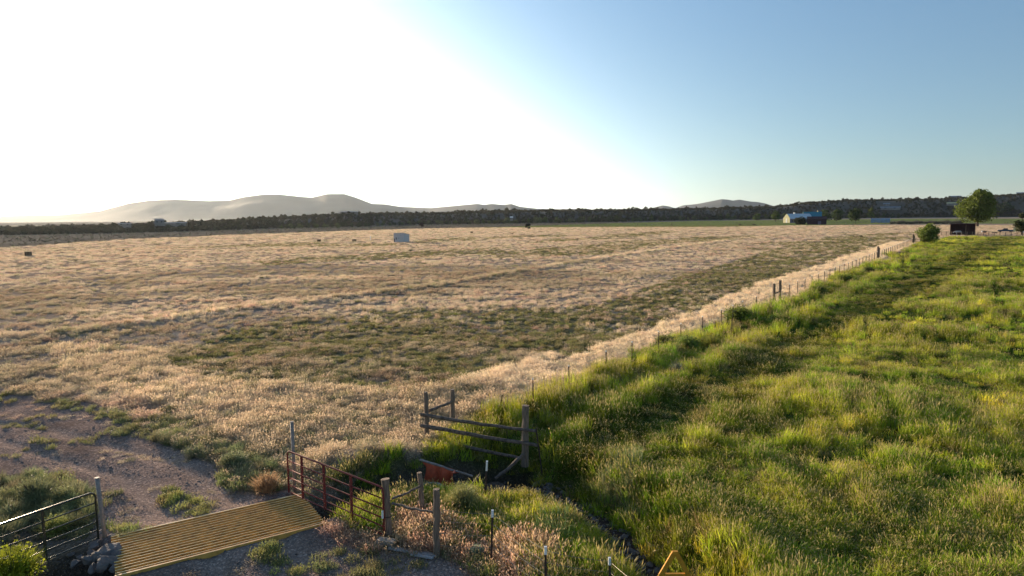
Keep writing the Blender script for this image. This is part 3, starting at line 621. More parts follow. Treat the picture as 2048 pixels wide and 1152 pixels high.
def steel_post(parent, P, h, lean=(0, 0), tip=.14, k=1.0):
    b = MB(); top = Vector((P[0]+lean[0], P[1]+lean[1], P[2]+h)); bot = Vector((P[0], P[1], P[2]-.3)); ht_ = lerp(bot, top, (h+.3-tip)/(h+.3))
    b.bar(bot, ht_, .012*k, .042*k, up=(0, 1, 0)); b.bar(bot+Vector((.0, -.022*k, 0)), ht_+Vector((0, -.022*k, 0)), .044*k, .008, up=(0, 1, 0))
    o = b.build('steel_post', M_STEEL, parent)
    MB().bar(ht_, top, .048*k, .05*k, up=(0, 1, 0)).build('white_tip', M_WHITE, o); return top
tips = []
for (px, py, h_, ln) in ((985, 1020, 1.45, (.06, 0)), (1091, 1093, 1.35, (0, 0)), (1219, 1115, .75, (-.02, 0))):
    q = gp(px, py, h_); gz = hz(q.x, q.y); q.z = gz; tips.append((q, steel_post(cf, (q.x-ln[0], q.y, gz), h_-gz, ln, .17, 1.15)))
q = gp(1330, 1200, .9); tips.append((q, q))
for zk in (.30, .62, .94, 1.22):
    hs_ = [W3+Vector((0, 0, zk))]
    for q, tp in tips: hs_.append(Vector((tp.x, tp.y, tp.z-(1.32-zk)*.9)))
    pts = []
    for a_, b_ in zip(hs_[:-1], hs_[1:]):
        for i in range(6): v = lerp(a_, b_, i/6); v.z -= .035*math.sin(i/6*math.pi); pts.append(v)
    pts.append(hs_[-1]); MB().tube(pts, .0045, 5).build('wire', M_WIRE, cf)
# block and planks at the foot of the first post
P = gp(773, 1086, .1); a_ = math.atan2(W3.y-W1.y, W3.x-W1.x)
o = MB().box((0, 0, 0), (.46, .2, .19), a_+.35).build('wood_block', mat('grey_wood_block', (.33, .27, .22), .85, var=.25, nscale=5, stretch=(1, 8, 8), bump=.4)); o.location = (P.x, P.y, .10)
tag(o, 'short squared grey timber block at the foot of the gate post', 'block')
M_PLANK = mat('bleached_plank', (.42, .40, .40), .8, var=.35, nscale=4, stretch=(1, 10, 10), bump=.4)
for (x0, y0, x1, y1, lb, w_) in ((778, 1096, 872, 1110, 'longer bleached plank lying from the timber block to the post', .13), (822, 1108, 866, 1116, 'shorter bleached plank lying below the longer one', .09)):
    A, B = gp(x0, y0, .06), gp(x1, y1, .06); o = MB().bar(A, B, w_, .035).build('plank', M_PLANK); tag(o, lb, 'plank')
# lone steel post in the ditch
q = gp(974, 922, 1.05); gz = hz(q.x, q.y); r0_ = empty('steel_fence_post', (q.x, q.y, gz), 0, 'leaning dark steel post with a white tip standing alone in the stony ditch', 'post'); steel_post(r0_, (-.09, 0, 0), 1.05-gz, (.09, 0), .3, 1.2)
# log water gap across the ditch
A1 = Vector((-3.24, 24.9, 0)); A3 = gp(1050, 905, 0); A2 = gp(905, 850, 0)
lf = empty('log_fence', (0, 0, 0), 0, 'weathered log fence across the ditch with three posts and long rails', 'fence')
wood_post(MB(), A1, ztop(854, 784, A1), .085, (0, 0), 11).build('wooden_post', M_WOOD, lf)
wood_post(MB(), A2, ztop(904, 779, A2), .095, (.03, 0), 12).build('wooden_post', M_WOOD, lf)
wood_post(MB(), A3, ztop(1052, 811, A3), .125, (.03, 0), 13).build('wooden_post', M_WOOD, lf)
off = Vector((-.05, -.15, 0))
for a, b, r, s_ in (((846, 827), (1074, 860), .068, 21), ((845, 848), (1077, 888), .075, 22), ((917, 886), (1042, 913), .065, 23)):
    log(pl(*a, A1, A3)+off, pl(*b, A1, A3)+off, r, s_).build('rail', M_LOG, lf)
log(pl(858, 821, A1, A2), pl(902, 804, A1, A2), .06, 24).build('brace', M_LOG, lf)
log(A1+Vector((-.25, -.12, .12)), A1+Vector((.12, -.12, .10)), .09, 25).build('rail_stub', M_LOG, lf)
a_ = gp(1047, 908, .25); b_ = gp(990, 958, -.45); o = log(a_, b_, .062, 31).build('fallen_log', M_LOG); tag(o, 'long grey log leaning down into the ditch below the right post of the log fence', 'log')
a_ = gp(960, 950, .25); b_ = gp(930, 986, -.05); o = log(a_, b_, .05, 32).build('broken_branch', M_LOG); tag(o, 'short broken branch stuck in the brush beside the lone steel post', 'branch')
# orange tarp on a pole, the concrete turnout
p0 = gp(840, 920, .30); p1 = gp(946, 953, -.05)
td = empty('tarp_dam', p0, 0, 'faded orange tarp hanging from a pole across the mouth of the ditch', 'tarp')
log(Vector((0, 0, 0)), p1-p0, .04, 33, 0).build('pole', M_PIPE, td)
V, Fq = [], []; nu, nv = 18, 12; g = np.random.default_rng(3)
for i in range(nu+1):
    for j in range(nv+1):
        u, v = i/nu, j/nv; top = lerp((0, 0, 0), (p1-p0), .03+u*.66)
        dep = .75*math.sin(min(1, (u*.9+.12))*math.pi)**.8*(1 if u < .6 else (1-(u-.6)/.4*.8))
        fold = (.09*math.sin(u*17+v*2)+.05*math.sin(u*37+v))*(.2+v)
        V.append((top.x+fold+.1*v, top.y-.10*v+fold*.6-.05*math.sin(v*3), top.z-dep*v+.035*(1-v)))
for i in range(nu):
    for j in range(nv): a = i*(nv+1)+j; Fq.append([a, a+1, a+nv+2, a+nv+1])
M_TARP = mat('orange_tarp', (.48, .075, .025), .65, var=.25, nscale=5, bump=.4, bscale=18)
o = bpy.data.objects.new('tarp', mesh_np('tarp', V, Fq, M_TARP, True)); C.objects.link(o); o.parent = td
hw = MB(); c0 = gp(846, 985, 0); pr_ = []
k = 10
for lev, (z_, sc_) in enumerate(((-.95, 1), (-.02, 1))):
    for s_ in range(k+1):
        a = R(20+140*s_/k); hw.v.append((math.cos(a)*.42, math.sin(a)*.8, z_))
    for s_ in range(k+1):
        a = R(20+140*s_/k); hw.v.append((math.cos(a)*.54, math.sin(a)*.92, z_))
n_ = k+1
for s_ in range(k):
    hw.f += [[s_, s_+1, 2*n_+s_+1, 2*n_+s_], [n_+s_+1, n_+s_, 3*n_+s_, 3*n_+s_+1], [2*n_+s_, 2*n_+s_+1, 3*n_+s_+1, 3*n_+s_]]
hw.f += [[0, 2*n_, 3*n_, n_], [k, n_+k, 3*n_+k, 2*n_+k]]
o = hw.build('ditch_headwall', M_CONC); o.location = (c0.x, c0.y, 0); o.rotation_euler.z = R(-20); tag(o, 'curved grey concrete wall at the ditch beside the orange tarp', 'wall')
# yellow triangular wing
q = gp(1350, 1105, 1.0); yw = empty('warning_frame', (q.x, q.y, hz(q.x, q.y)), 0, 'yellow triangular steel frame standing at the bottom edge beside the creek', 'frame'); hh = 1.0-hz(q.x, q.y)
for s_ in (-1, 1): MB().bar((s_*.02, 0, hh), (s_*(.02+hh*.56), 0, -.05), .10, .05, up=(0, 1, 0)).build('leg', M_SIGNY, yw)
MB().bar((-.28, .01, hh-.52), (.28, .01, hh-.52), .06, .075).build('cross_bar', M_SIGNY, yw); MB().box((0, 0, hh), (.12, .08, .07)).build('apex_plate', M_SIGNY, yw)

# ------------------------------------------------------------------ long pasture fence
wf = empty('wire_fence', (F0[0], F0[1], 0), 0, 'long wire fence of steel posts running from the log fence to the far bush', 'fence')
tp = lambda t_: Vector((FD[0]*t_, FD[1]*t_, hz(F0[0]+FD[0]*t_, F0[1]+FD[1]*t_)))
def t_of(px, py, h_): q = gp(px, py, h_); return float(fence_t(q.x, q.y))
tb1, tb2 = 41.3, 43.6
rnd = random.Random(4); ts = []; t_ = 0.0
while t_ < 205:
    if not (tb1-1.5 < t_ < tb2+1.5): ts.append(t_)
    t_ += 3.66
posts = [(1069, 756), (1145, 730), (1212, 702), (1266.5, 683), (1316.5, 663), (1361, 647), (1399, 631), (1435, 617), (1466, 609), (1495, 602), (1518, 592)]
tn = []
for px, py in posts:
    tn.append(t_of(px, py, 1.42))
ts = sorted(tn+[q for q in ts if q > 45.5])
for q in ts: steel_post(wf, tp(q)+Vector((0, 0, 0)), 1.42-tp(q).z*.6, (rnd.uniform(-.03, .03), 0), .07, 1.1+q*.006)
for q, h_ in ((tb1, 1.95), (tb2, 2.1), (118, 2.3), (119.3, 2.0), (196, 2.5), (199, 2.0)): wood_post(MB(), tp(q), h_, .10+q*.0008, (0, 0), int(q*10)).build('wooden_post', M_WOOD, wf)
for a, b in ((tb1, tb2), (118, 119.3)): log(tp(a)+Vector((0, 0, 1.05)), tp(b)+Vector((0, 0, 1.05)), .055, int(a)).build('brace', M_LOG, wf)
for zk in (.35, .65, .95, 1.22):
    MB().tube([tp(q)+Vector((0, -.03, zk)) for q in ts], [.004+q*.00006 for q in ts], 4).build('wire', M_WIRE, wf)
q = gp(1004, 790, .9); r0_ = empty('steel_fence_post', (q.x, q.y, 0), 0, 'short dark steel stake leaning between the two pale brush clumps', 'post'); steel_post(r0_, (-.12, 0, 0), .9, (.12, 0), .0, 1.2)
q = gp(1075, 862, .9); r0_ = empty('steel_fence_post', (q.x, q.y, 0), 0, 'thin dark steel stake leaning behind the thick right post of the log fence', 'post'); steel_post(r0_, (.15, 0, -.3), 1.3, (-.2, 0), .0, 1.1)

# ------------------------------------------------------------------ shrubs standing alone
def shrub(name, label, cat, P, w_, h_, col_, seed, n=900, head=None, group=None, tr=.4):
    r = empty(name, P, 0, label, cat, group); k = w_/2
    m = leafmat(name+'_leaves', tr, False, col_, head or col_)
    parts = merge(blades(int(n*.5), k*.7, h_, .018*max(1, w_), .85, .25, seed, dome=True), fluff(n, k*.95, h_*.92, .03*max(.8, w_*.8), seed))
    o = bpy.data.objects.new('foliage', tuft_mesh('foliage', parts, m)); C.objects.link(o); o.parent = r
    b = MB(); rnd_ = random.Random(seed)
    for i in range(7): a = rnd_.uniform(0, 6.28); b.tube([(0, 0, -.1), (math.cos(a)*k*.25, math.sin(a)*k*.25, h_*.35), (math.cos(a)*k*.5, math.sin(a)*k*.5, h_*.7)], [.03*w_, .018*w_, .008*w_], 5)
    b.build('stem', M_TRUNK, r); return r
def put_shrub(px, py, wpx, hpx, name, label, cat, col_, seed, **kw):
    P = onp(px, py); s_ = dist(P)/FPX; P.z -= .03; return shrub(name, label, cat, P, wpx*s_, hpx*s_*1.05, col_, seed, **kw)
SAGE = (.30, .33, .22)
put_shrub(953, 1118, 36, 34, 'sagebrush', 'round pale blue green sagebrush just right of the wooden fence posts', 'shrub', (.27, .33, .24), 1)
put_shrub(925, 1015, 60, 56, 'rabbitbrush', 'pale yellow green brush beside the broken branch near the ditch', 'shrub', (.36, .36, .14), 2, n=1400)
put_shrub(985, 823, 36, 32, 'sagebrush', 'pale silvery brush behind the log fence, left of its neighbour', 'shrub', (.38, .37, .24), 3)
put_shrub(1036, 818, 36, 34, 'sagebrush', 'pale silvery brush nearest the first steel post, right of its neighbour', 'shrub', (.34, .37, .25), 4)
put_shrub(1354, 748, 14, 30, 'sagebrush', 'narrow grey sagebrush standing alone in the tall green grass', 'shrub', (.22, .24, .16), 5, n=500)
put_shrub(1338, 671, 22, 14, 'sagebrush', 'low dark sagebrush in the tan strip along the wire fence', 'shrub', (.20, .22, .14), 6, n=500)
put_shrub(1424, 602, 26, 14, 'sagebrush', 'low grey sagebrush where the tan strip meets the olive field', 'shrub', (.25, .26, .18), 7, n=500)
put_shrub(1086, 724, 26, 16, 'sagebrush', 'grey sagebrush at the edge of the tan strip above the near corner of the field', 'shrub', (.28, .28, .2), 8, n=500)
put_shrub(22, 1165, 95, 66, 'leafy_bush', 'bright yellow green leafy bush in the bottom left corner', 'bush', (.30, .34, .03), 9, n=1800, tr=.5)
put_shrub(72, 1000, 62, 44, 'kochia_bush', 'large pale green bushy weed left of the lane, behind the green gate', 'weed', (.27, .28, .14), 10, n=1500)
put_shrub(125, 1008, 54, 36, 'kochia_bush', 'rounded pale green weed at the lane edge just left of the leaning pipe post', 'weed', (.27, .28, .13), 11, n=1300)
put_shrub(112, 1068, 44, 36, 'kochia_bush', 'yellow green weed seen through the rails of the open green gate', 'weed', (.30, .32, .09), 12, n=1100)
put_shrub(468, 935, 60, 36, 'kochia_bush', 'broad grey green weed on the far side of the lane', 'weed', (.25, .27, .14), 13, n=1500)
put_shrub(535, 985, 46, 48, 'dry_brush', 'pinkish tan dry brush left of the red gate', 'weed', (.46, .30, .17), 14, n=1100)
for i, (px, py, a, b) in enumerate([(1475, 640, 62, 30), (1425, 700, 30, 34), (1375, 700, 52, 34), (1635, 590, 40, 22), (1690, 565, 34, 18), (1735, 545, 26, 12), (1765, 536, 18, 10), (1560, 650, 60, 22), (1330, 690, 50, 24)]):
    put_shrub(px, py, a, b, 'grass_mound', ['broad dark green mound of grass under the wire fence, before the wooden brace', 'tall yellow green tussock left of the shadowed hollow', 'rounded fresh green tussock between two steel posts', 'dark mounded tussock beyond the wooden brace posts', 'low dark tussock midway along the wire fence', 'small dark tussock in the green pasture near the fence', 'smallest dark tussock, nearest the far bush', 'wide yellow green grass mound below the wooden brace', 'soft yellow green tussock at the start of the tan strip'][i], 'tussock',
              [(.18, .22, .04), (.26, .27, .05), (.20, .27, .06), (.16, .2, .04), (.16, .2, .04), (.13, .15, .04), (.13, .15, .04), (.22, .25, .04), (.22, .24, .06)][i], 30+i, n=1500, tr=.5)

# ------------------------------------------------------------------ trees
def crown(h_, w_, seed, lobes=16, per=120, leaf=.35, bottom=.15, top=1.0, shape=1.0):
    g = np.random.default_rng(seed); V = []; cc = []
    for i in range(lobes):
        zf = g.uniform(0.05, .95); prof = (math.sin(min(1, zf*1.0+.05)*math.pi)**.6)*(1 if shape == 1 else (1-zf*.6))
        a = g.uniform(0, 6.28); rr = g.uniform(.15, .80)*w_/2*prof
        cc.append((math.cos(a)*rr, math.sin(a)*rr, h_*(bottom+(top-bottom)*(.08+.84*zf)), w_*g.choice([.10, .14, .19, .24])*(.6+.5*prof)))
    C_ = []
    for cx, cy, cz, cr_ in cc:
        d = g.normal(0, 1, (per, 3)); d /= np.linalg.norm(d, axis=1)[:, None]
        C_.append(np.array([cx, cy, cz])+d*cr_*(g.uniform(.35, 1.12, (per, 1))**.5)*np.array([1, 1, .85]))
    c = np.concatenate(C_); n = len(c); a_ = g.normal(0, 1, (n, 3)); a_ /= np.linalg.norm(a_, axis=1)[:, None]; b_ = np.cross(a_, g.normal(0, 1, (n, 3))); b_ /= np.linalg.norm(b_, axis=1)[:, None]
    s = leaf*g.uniform(.5, 1.2, (n, 1)); V = np.concatenate([c-a_*s, c+b_*s*.7, c+a_*s, c-b_*s*.7]); i = np.arange(n)
    c[:, 2] = np.maximum(c[:, 2], .1)
    return V, np.stack([i, i+n, i+2*n, i+3*n], 1), cc
def trunk_mb(h_, w_, cc, seed, r=None):
    b = MB(); r = r or h_*.028; rnd_ = random.Random(seed)
    b.tube([(0, 0, -.4), (rnd_.uniform(-.1, .1), 0, h_*.2), (rnd_.uniform(-.2, .2), rnd_.uniform(-.2, .2), h_*.5), (0, 0, h_*.8)], [r*1.3, r, r*.6, r*.2], 7)
    for cx, cy, cz, cr_ in cc[::2]: b.tube([(0, 0, cz*.45), (cx*.5, cy*.5, cz*.75), (cx, cy, cz)], [r*.5, r*.3, r*.1], 5)
    return b
TM = {}
def tmat(c):
    if c not in TM: TM[c] = leafmat('tree_leaves', .35, False, c, c, .45)
    return TM[c]
def tree(name, label, cat, P, h_, w_, col_, seed, group=None, lobes=16, per=120, leaf=None, bottom=.15, shape=1):
    r = empty(name, P, 0, label, cat, group); V, F_, cc = crown(h_, w_, seed, lobes, per, leaf or max(.22, w_*.045), bottom, 1.0, shape)
    o = bpy.data.objects.new('crown', mesh_np('crown', V, F_, tmat(col_))); C.objects.link(o); o.parent = r
    trunk_mb(h_, w_, cc, seed).build('trunk', M_TRUNK, r); return r
def T(px, yt, yb, wpx, name, label, cat, col_, seed, D=None, **kw):
    D = D or CAM_H*FPX/(yb-hor(px)); P = at_dist(px, D/math.cos(math.atan((px-1024)/FPX)) if False else D*math.hypot(1, (px-1024)/FPX)); k = D/FPX
    return tree(name, label, cat, P, (yb-yt)*k, wpx*k, col_, seed, **kw)
T(1956, 377, 453, 72, 'cottonwood_tree', 'big round green cottonwood tree behind the dark open shed', 'tree', (.13, .17, .022), 1, lobes=60, per=330, leaf=.52, bottom=.08)
T(1998, 402, 434, 42, 'broadleaf_tree', 'dark tree half hidden behind the right side of the big cottonwood', 'tree', (.06, .08, .02), 2, lobes=20, per=150, bottom=.05)
T(1859, 446, 487, 44, 'willow_bush', 'round green willow bush at the far end of the wire fence', 'bush', (.18, .23, .04), 3, lobes=44, per=130, leaf=.22, bottom=.03, )
T(2046, 424, 470, 34, 'pine_tree', 'dark ragged conifer at the right edge beside the corral', 'tree', (.05, .06, .018), 4, lobes=18, per=160, bottom=.02, shape=2)
T(1515, 427, 441, 18, 'broadleaf_tree', 'small round tree leftmost of the farmyard trees', 'tree', (.09, .13, .025), 5, bottom=.05)
T(1551, 421, 443, 20, 'broadleaf_tree', 'taller tree just left of the pale barn gable', 'tree', (.08, .115, .02), 6, bottom=.15)
T(1601, 434, 449, 25, 'dark_bush', 'dense dark bush in front of the pale barn', 'bush', (.02, .03, .008), 7, lobes=22, per=160, bottom=.0)
T(1652, 419, 441, 28, 'broadleaf_tree', 'dark tree rising behind the maroon shed', 'tree', (.055, .085, .018), 8, bottom=.05, lobes=22)
T(1674, 418, 442, 26, 'broadleaf_tree', 'dark spreading tree right of the maroon shed', 'tree', (.055, .085, .018), 9, bottom=.05, lobes=22)
T(1711, 416, 443, 32, 'broadleaf_tree', 'largest dark tree of the farmyard row, standing apart from the others', 'tree', (.04, .065, .012), 10, bottom=.05, lobes=24)
T(1743, 415, 443, 18, 'broadleaf_tree', 'slender light green tree above the blue tarped stack', 'tree', (.13, .15, .04), 11, bottom=.25)
T(842, 444, 456, 12, 'round_tree', 'lone dark reddish tree beyond the white shed', 'tree', (.05, .035, .03), 12, bottom=.2)
T(1056, 447, 458, 15, 'leaning_bush', 'lone dark bush at the far edge of the tan field', 'bush', (.035, .04, .02), 13, bottom=.1)
# riverside trees below the mesas
HILL = [(-900, 430, 1), (-400, 500, 1), (0, 515, 1), (200, 515, 1.5), (350, 540, 3), (500, 600, 6), (620, 680, 9.5), (700, 708, 11.5), (850, 870, 12), (1000, 880, 15.0), (1200, 1000, 15.5), (1400, 1250, 18.5), (1550, 1350, 21.5), (1620, 1400, 30), (1700, 1500, 34), (1900, 1600, 36), (2048, 1600, 42), (2300, 1600, 45), (3200, 1600, 45)]
hp = np.array([q[0] for q in HILL]); hD = np.array([q[1] for q in HILL]); hH = np.array([q[2] for q in HILL])
base_t = []
kinds = [('river_tree', (.085, .11, .03)), ('river_tree', (.06, .075, .025)), ('river_tree', (.11, .13, .05)), ('river_tree', (.05, .06, .025))]
protosT = []
g = np.random.default_rng(77); cnt = 0
LAND = lambda px: 'under the left mountain' if px < 700 else 'behind the white shed' if px < 860 else 'right of the lone reddish tree' if px < 1000 else 'below the tiny blue house' if px < 1120 else 'before the flat part of the middle mesa' if px < 1280 else 'below the right mountain' if px < 1480 else 'behind the barn' if px < 1640 else 'behind the farmyard trees'
LBL = ['mid green bushy tree in the river wood below the mesa', 'dark rounded tree in the river wood below the mesa', 'pale green loose tree in the river wood below the mesa', 'low dark tree in the river wood below the mesa']
for px in np.arange(560, 1800, 9.5):
    px = px+g.uniform(-3, 3); D = float(np.interp(px, hp, hD))-25-g.uniform(0, 45); k = int(g.integers(0, 4)); P = at_dist(px, D)
    h_ = g.uniform(4.5, 8.5)*(1 if px > 900 else .75)*np.interp(px, [560, 1000, 1800], [.8, 1, 1.5]); w_ = h_*g.uniform(.9, 1.3)
    if len(protosT) < 4:
        k = len(protosT); r = tree('river_tree', LBL[k], 'tree', P, 7, 8, kinds[k][1], 200+k, group='trees along the foot of the mesa', lobes=14, per=60, leaf=.5, bottom=.02); protosT.append(r)
    else: r = copy_tree(protosT[k])
    r['label'] = ['mid green', 'dark', 'pale green', 'grey dark'][k]+(' tall' if h_ > 7 else ' low' if h_ < 5.5 else '')+(' broad' if w_/h_ > 1.1 else ' rounded')+' river tree '+LAND(px)
    r.location = P; r.scale = (w_/8, w_/8, h_/7); r.rotation_euler.z = g.uniform(0, 6)

# ------------------------------------------------------------------ mesas and mountains
M_HILL = mat('mesa_soil', (.085, .072, .055), .95, var=.4, nscale=.03)
xs = np.arange(-900, 3200, 12.0); rows = [(0, 0), (12, .12), (35, .5), (60, .85), (85, 1.0), (160, 1.03), (400, 1.05), (700, 1.02), (1000, .3), (1200, -.05)]
V = []
for dr, hf in rows:
    for px in xs:
        D = float(np.interp(px, hp, hD))+dr; H_ = float(np.interp(px, hp, hH)); P = at_dist(px, D)
        V.append((P.x, P.y, H_*hf+(float(fbm(np.array([P.x]), np.array([P.y]), 60, 7)[0])-.5)*H_*.18*(hf > .1)-(.3 if dr in (0, 1200) else 0)))
nx_ = len(xs); Fq = [[r*nx_+i, r*nx_+i+1, (r+1)*nx_+i+1, (r+1)*nx_+i] for r in range(len(rows)-1) for i in range(nx_-1)]
o = bpy.data.objects.new('mesa_hills', mesh_np('mesa_hills', V, Fq, M_HILL, True)); C.objects.link(o); tag(o, kind='structure')
def hillh(px, dr): return float(np.interp(px, hp, hH))*float(np.interp(dr, [q[0] for q in rows], [q[1] for q in rows]))
colj = bpy.data.collections.new('juniper_kinds')
for i in range(5):
    V_, F_, cc = crown(1, 1.15, 300+i, 6, 42, .13, .0, 1.0); F3 = np.concatenate([F_[:, [0, 1, 2]], F_[:, [0, 2, 3]]])
    o = bpy.data.objects.new('juniper_kind_%02d' % i, tuft_mesh('juniper_kind', (V_, F3, np.zeros(len(V_))), M_TREEI)); colj.objects.link(o)
n = 24000; g = np.random.default_rng(8); px = g.uniform(-850, 2900, n); dr = g.uniform(0, 1, n)**1.7*420+4
pos = np.array([[*at_dist(a, float(np.interp(a, hp, hD))+b)[:2], hillh(a, b)] for a, b in zip(px, dr)])
m = fbm(pos[:, 0], pos[:, 1], 45, 91) > np.where(px > 1560, .34, .22); pos = pos[m]; n = len(pos); px = px[m]; dr = dr[m]
s = g.uniform(2.2, 4.4, n)*np.where(g.uniform(0, 1, n) < .06, 1.6, 1)*np.interp(px, [0, 800, 1600], [.72, .95, 1.2])
rd = (fbm(pos[:, 0], pos[:, 1], 30, 93))[:, None]
tint = col_n((.055, .052, .026), n, g, .45)*(1-rd*.3)+rd*np.array([.03, .022, .012])
scatter('juniper_woodland', 'dark juniper woodland covering the mesas behind the fields', 'woodland', colj, 5, pos[:, 0], pos[:, 1], pos[:, 2]-.3, g.uniform(0, 6, n), np.stack([s*1.1, s*1.1, s], 1), tint, tilt=.05)
# sagebrush of the flats
x, y, g = sample(240, 900, .035, 500); z = zones(x, y); m = (z['sage'] | (z['gfar'] & (g.uniform(0, 1, len(x)) < .12))) & (g.uniform(0, 1, len(x)) < .8); x, y = x[m], y[m]
s = g.uniform(.5, 1.2, len(x))
scatter('sagebrush_flat', 'grey sagebrush scattered over the flats before the mesa', 'brush', colj, 5, x, y, height(x, y)-.1, g.uniform(0, 6, len(x)), np.stack([s*1.3, s*1.3, s*.8], 1), col_n((.26, .23, .16), len(x), g), tilt=.05)
# dark scrub band right of the farmyard
g = np.random.default_rng(31)
sp = None
for i in range(34):
    px = 1783+i*4.3+g.uniform(-1.5, 1.5); D = 640+g.uniform(-25, 25); P = at_dist(px, D)
    if px > 1925: continue
    if sp is None: sp = shrub('saltbush', 'dark grey green saltbush in the scrub row behind the far tan field', 'shrub', P, 4.2, 2.9, (.11, .11, .085), 88, n=500, group='scrub row behind the far field', tr=.2)
    else:
        sp2 = copy_tree(sp); sp2.location = P; sp2['label'] = 'dark grey green saltbush in the scrub row, '+('near the blue tarped haystack' if px < 1820 else 'in the middle of the row' if px < 1870 else 'near the big cottonwood'); k = g.uniform(.7, 1.25); sp2.scale = (k, k, k*g.uniform(.8, 1.2)); sp2.rotation_euler.z = g.uniform(0, 6)
def range_(name, pts, D, depth, seed):
    px = np.array([q[0] for q in pts], float); hh_ = np.array([(hor(q[0])-q[1])/FPX*D for q in pts])
    cols = np.arange(px[0], px[-1], 3.0); nv_ = 26; V = []
    top = np.interp(cols, px, hh_)
    for j in range(nv_+1):
        f = j/nv_                    # 0 front foot .. .6 crest .. 1 back
        dr = (f-.6)*depth
        prof = (f/.6)**1.25 if f <= .6 else max(0, 1-(f-.6)/.4)
        for c_, tp_ in zip(cols, top):
            d = ray(c_, 430); kx = d[0]/d[1]; yy = D+dr; xx = kx*yy
            rg = (fbm(np.array([xx]), np.array([yy*.45]), 650, seed, 5)[0]-.5)
            V.append((xx, yy, max(-20, tp_*prof+rg*tp_*.55*min(prof, 1-prof)*1.6)))
    nc = len(cols); Fq = [[r*nc+i, r*nc+i+1, (r+1)*nc+i+1, (r+1)*nc+i] for r in range(nv_) for i in range(nc-1)]
    o = bpy.data.objects.new(name, mesh_np(name, V, Fq, M_MTN, True)); C.objects.link(o); tag(o, kind='structure')
M_MTN = mat('mountain_scrub', (.035, .037, .035), 1, var=.2, nscale=.005)
range_('mountain_range', [(-900, 432), (-300, 425), (0, 430), (120, 428), (200, 420), (260, 404), (300, 398), (350, 396), (420, 399), (460, 398), (490, 391), (530, 386), (560, 386), (600, 390), (625, 392), (638, 389), (655, 385), (690, 385), (712, 392), (745, 405), (770, 406), (800, 411), (840, 413), (862, 414), (905, 410), (955, 405), (968, 407), (985, 405), (1005, 407), (1023, 405), (1040, 411), (1075, 415), (1120, 416), (1160, 415), (1200, 418), (1260, 421), (1300, 424)], 6800, 2300, 3)
range_('mountain_far', [(1270, 422), (1300, 415), (1325, 409), (1338, 411), (1350, 415), (1365, 409), (1395, 406), (1420, 401), (1443, 396), (1455, 397), (1465, 399), (1478, 397), (1500, 401), (1515, 402), (1530, 405), (1550, 411), (1575, 417), (1600, 423)], 8200, 2200, 9)

# ------------------------------------------------------------------ the white shed and small things in the field
def frame_at(px, D):                 # local axes: right of view, away from view
    P = at_dist(px, D); e = Vector((P.x, P.y, 0)).normalized(); return P, Vector((e.y, -e.x, 0)), e
def prism(b, prof, A, B, org=Vector((0, 0, 0))):    # profile (u along A axis, z) pushed along B
    k = len(prof); q = len(b.v)
    for e_ in (Vector((0, 0, 0)), B):
        for u, z_ in prof: b.v.append(tuple(org+A*u+Vector((0, 0, z_))+e_))
    b.f.append(list(range(q+k-1, q-1, -1))); b.f.append(list(range(q+k, q+2*k)))
    for i in range(k): j = (i+1) % k; b.f.append([q+i, q+j, q+k+j, q+k+i])
    return b
D = dist(gp(807, 485)); P, r_, e_ = frame_at(807, D); m_ = D/FPX
M_SHEDW = mat('white_corrugated_wall', (.62, .56, .53), .7, var=.08, nscale=3)
ws = empty('field_shed', P, 0, 'small white lean-to shed standing alone in the tan field', 'shed')
sa = -r_*math.cos(.5)+e_*math.sin(.5); sb = (r_*math.cos(1.0)+e_*math.sin(1.0))     # long front, short sloping side
Ln, Dp, hF = 20.5*m_/math.cos(.5), 10.5*m_/math.cos(1.0), 18.5*m_
b = MB(); b.quadbox([Vector((0, 0, -.1)), sb*Dp+Vector((0, 0, -.1)), sa*Ln+sb*Dp+Vector((0, 0, -.1)), sa*Ln+Vector((0, 0, -.1)), Vector((0, 0, hF)), sb*Dp+Vector((0, 0, hF*.8)), sa*Ln+sb*Dp+Vector((0, 0, hF*.8)), sa*Ln+Vector((0, 0, hF))]); b.build('wall', M_SHEDW, ws)
b = MB(); u_ = Vector((0, 0, .07)); z1 = Vector((0, 0, hF+.02)); z2 = Vector((0, 0, hF*.8-.05)); ov = sa*.15
c = [-ov-sb*.2+z1, -ov+sb*(Dp+.3)+z2, sa*Ln+ov+sb*(Dp+.3)+z2, sa*Ln+ov-sb*.2+z1]; b.quadbox(c+[q+u_ for q in c]); b.build('roof', M_SHEDW, ws)
M_DARKP = mat('dark_panel', (.06, .055, .07), .6); nfr = Vector((sa.y, -sa.x, 0)); nfr = nfr if nfr.dot(e_) < 0 else -nfr
for (u, z0, z1_, wd_, nm) in ((Ln*.93, .1, 1.3, .35, 'door'), (Ln*.74, 1.0, 1.7, .3, 'window'), (Ln*.5, 1.35, 1.6, .2, 'vent')):
    MB().bar(sa*u+nfr*.03+Vector((0, 0, z0)), sa*u+nfr*.03+Vector((0, 0, z1_)), wd_, .06, up=nfr).build(nm, M_DARKP, ws)
M_BALE = mat('old_hay_bale', (.12, .075, .045), .95, var=.3, nscale=3, bump=.6)
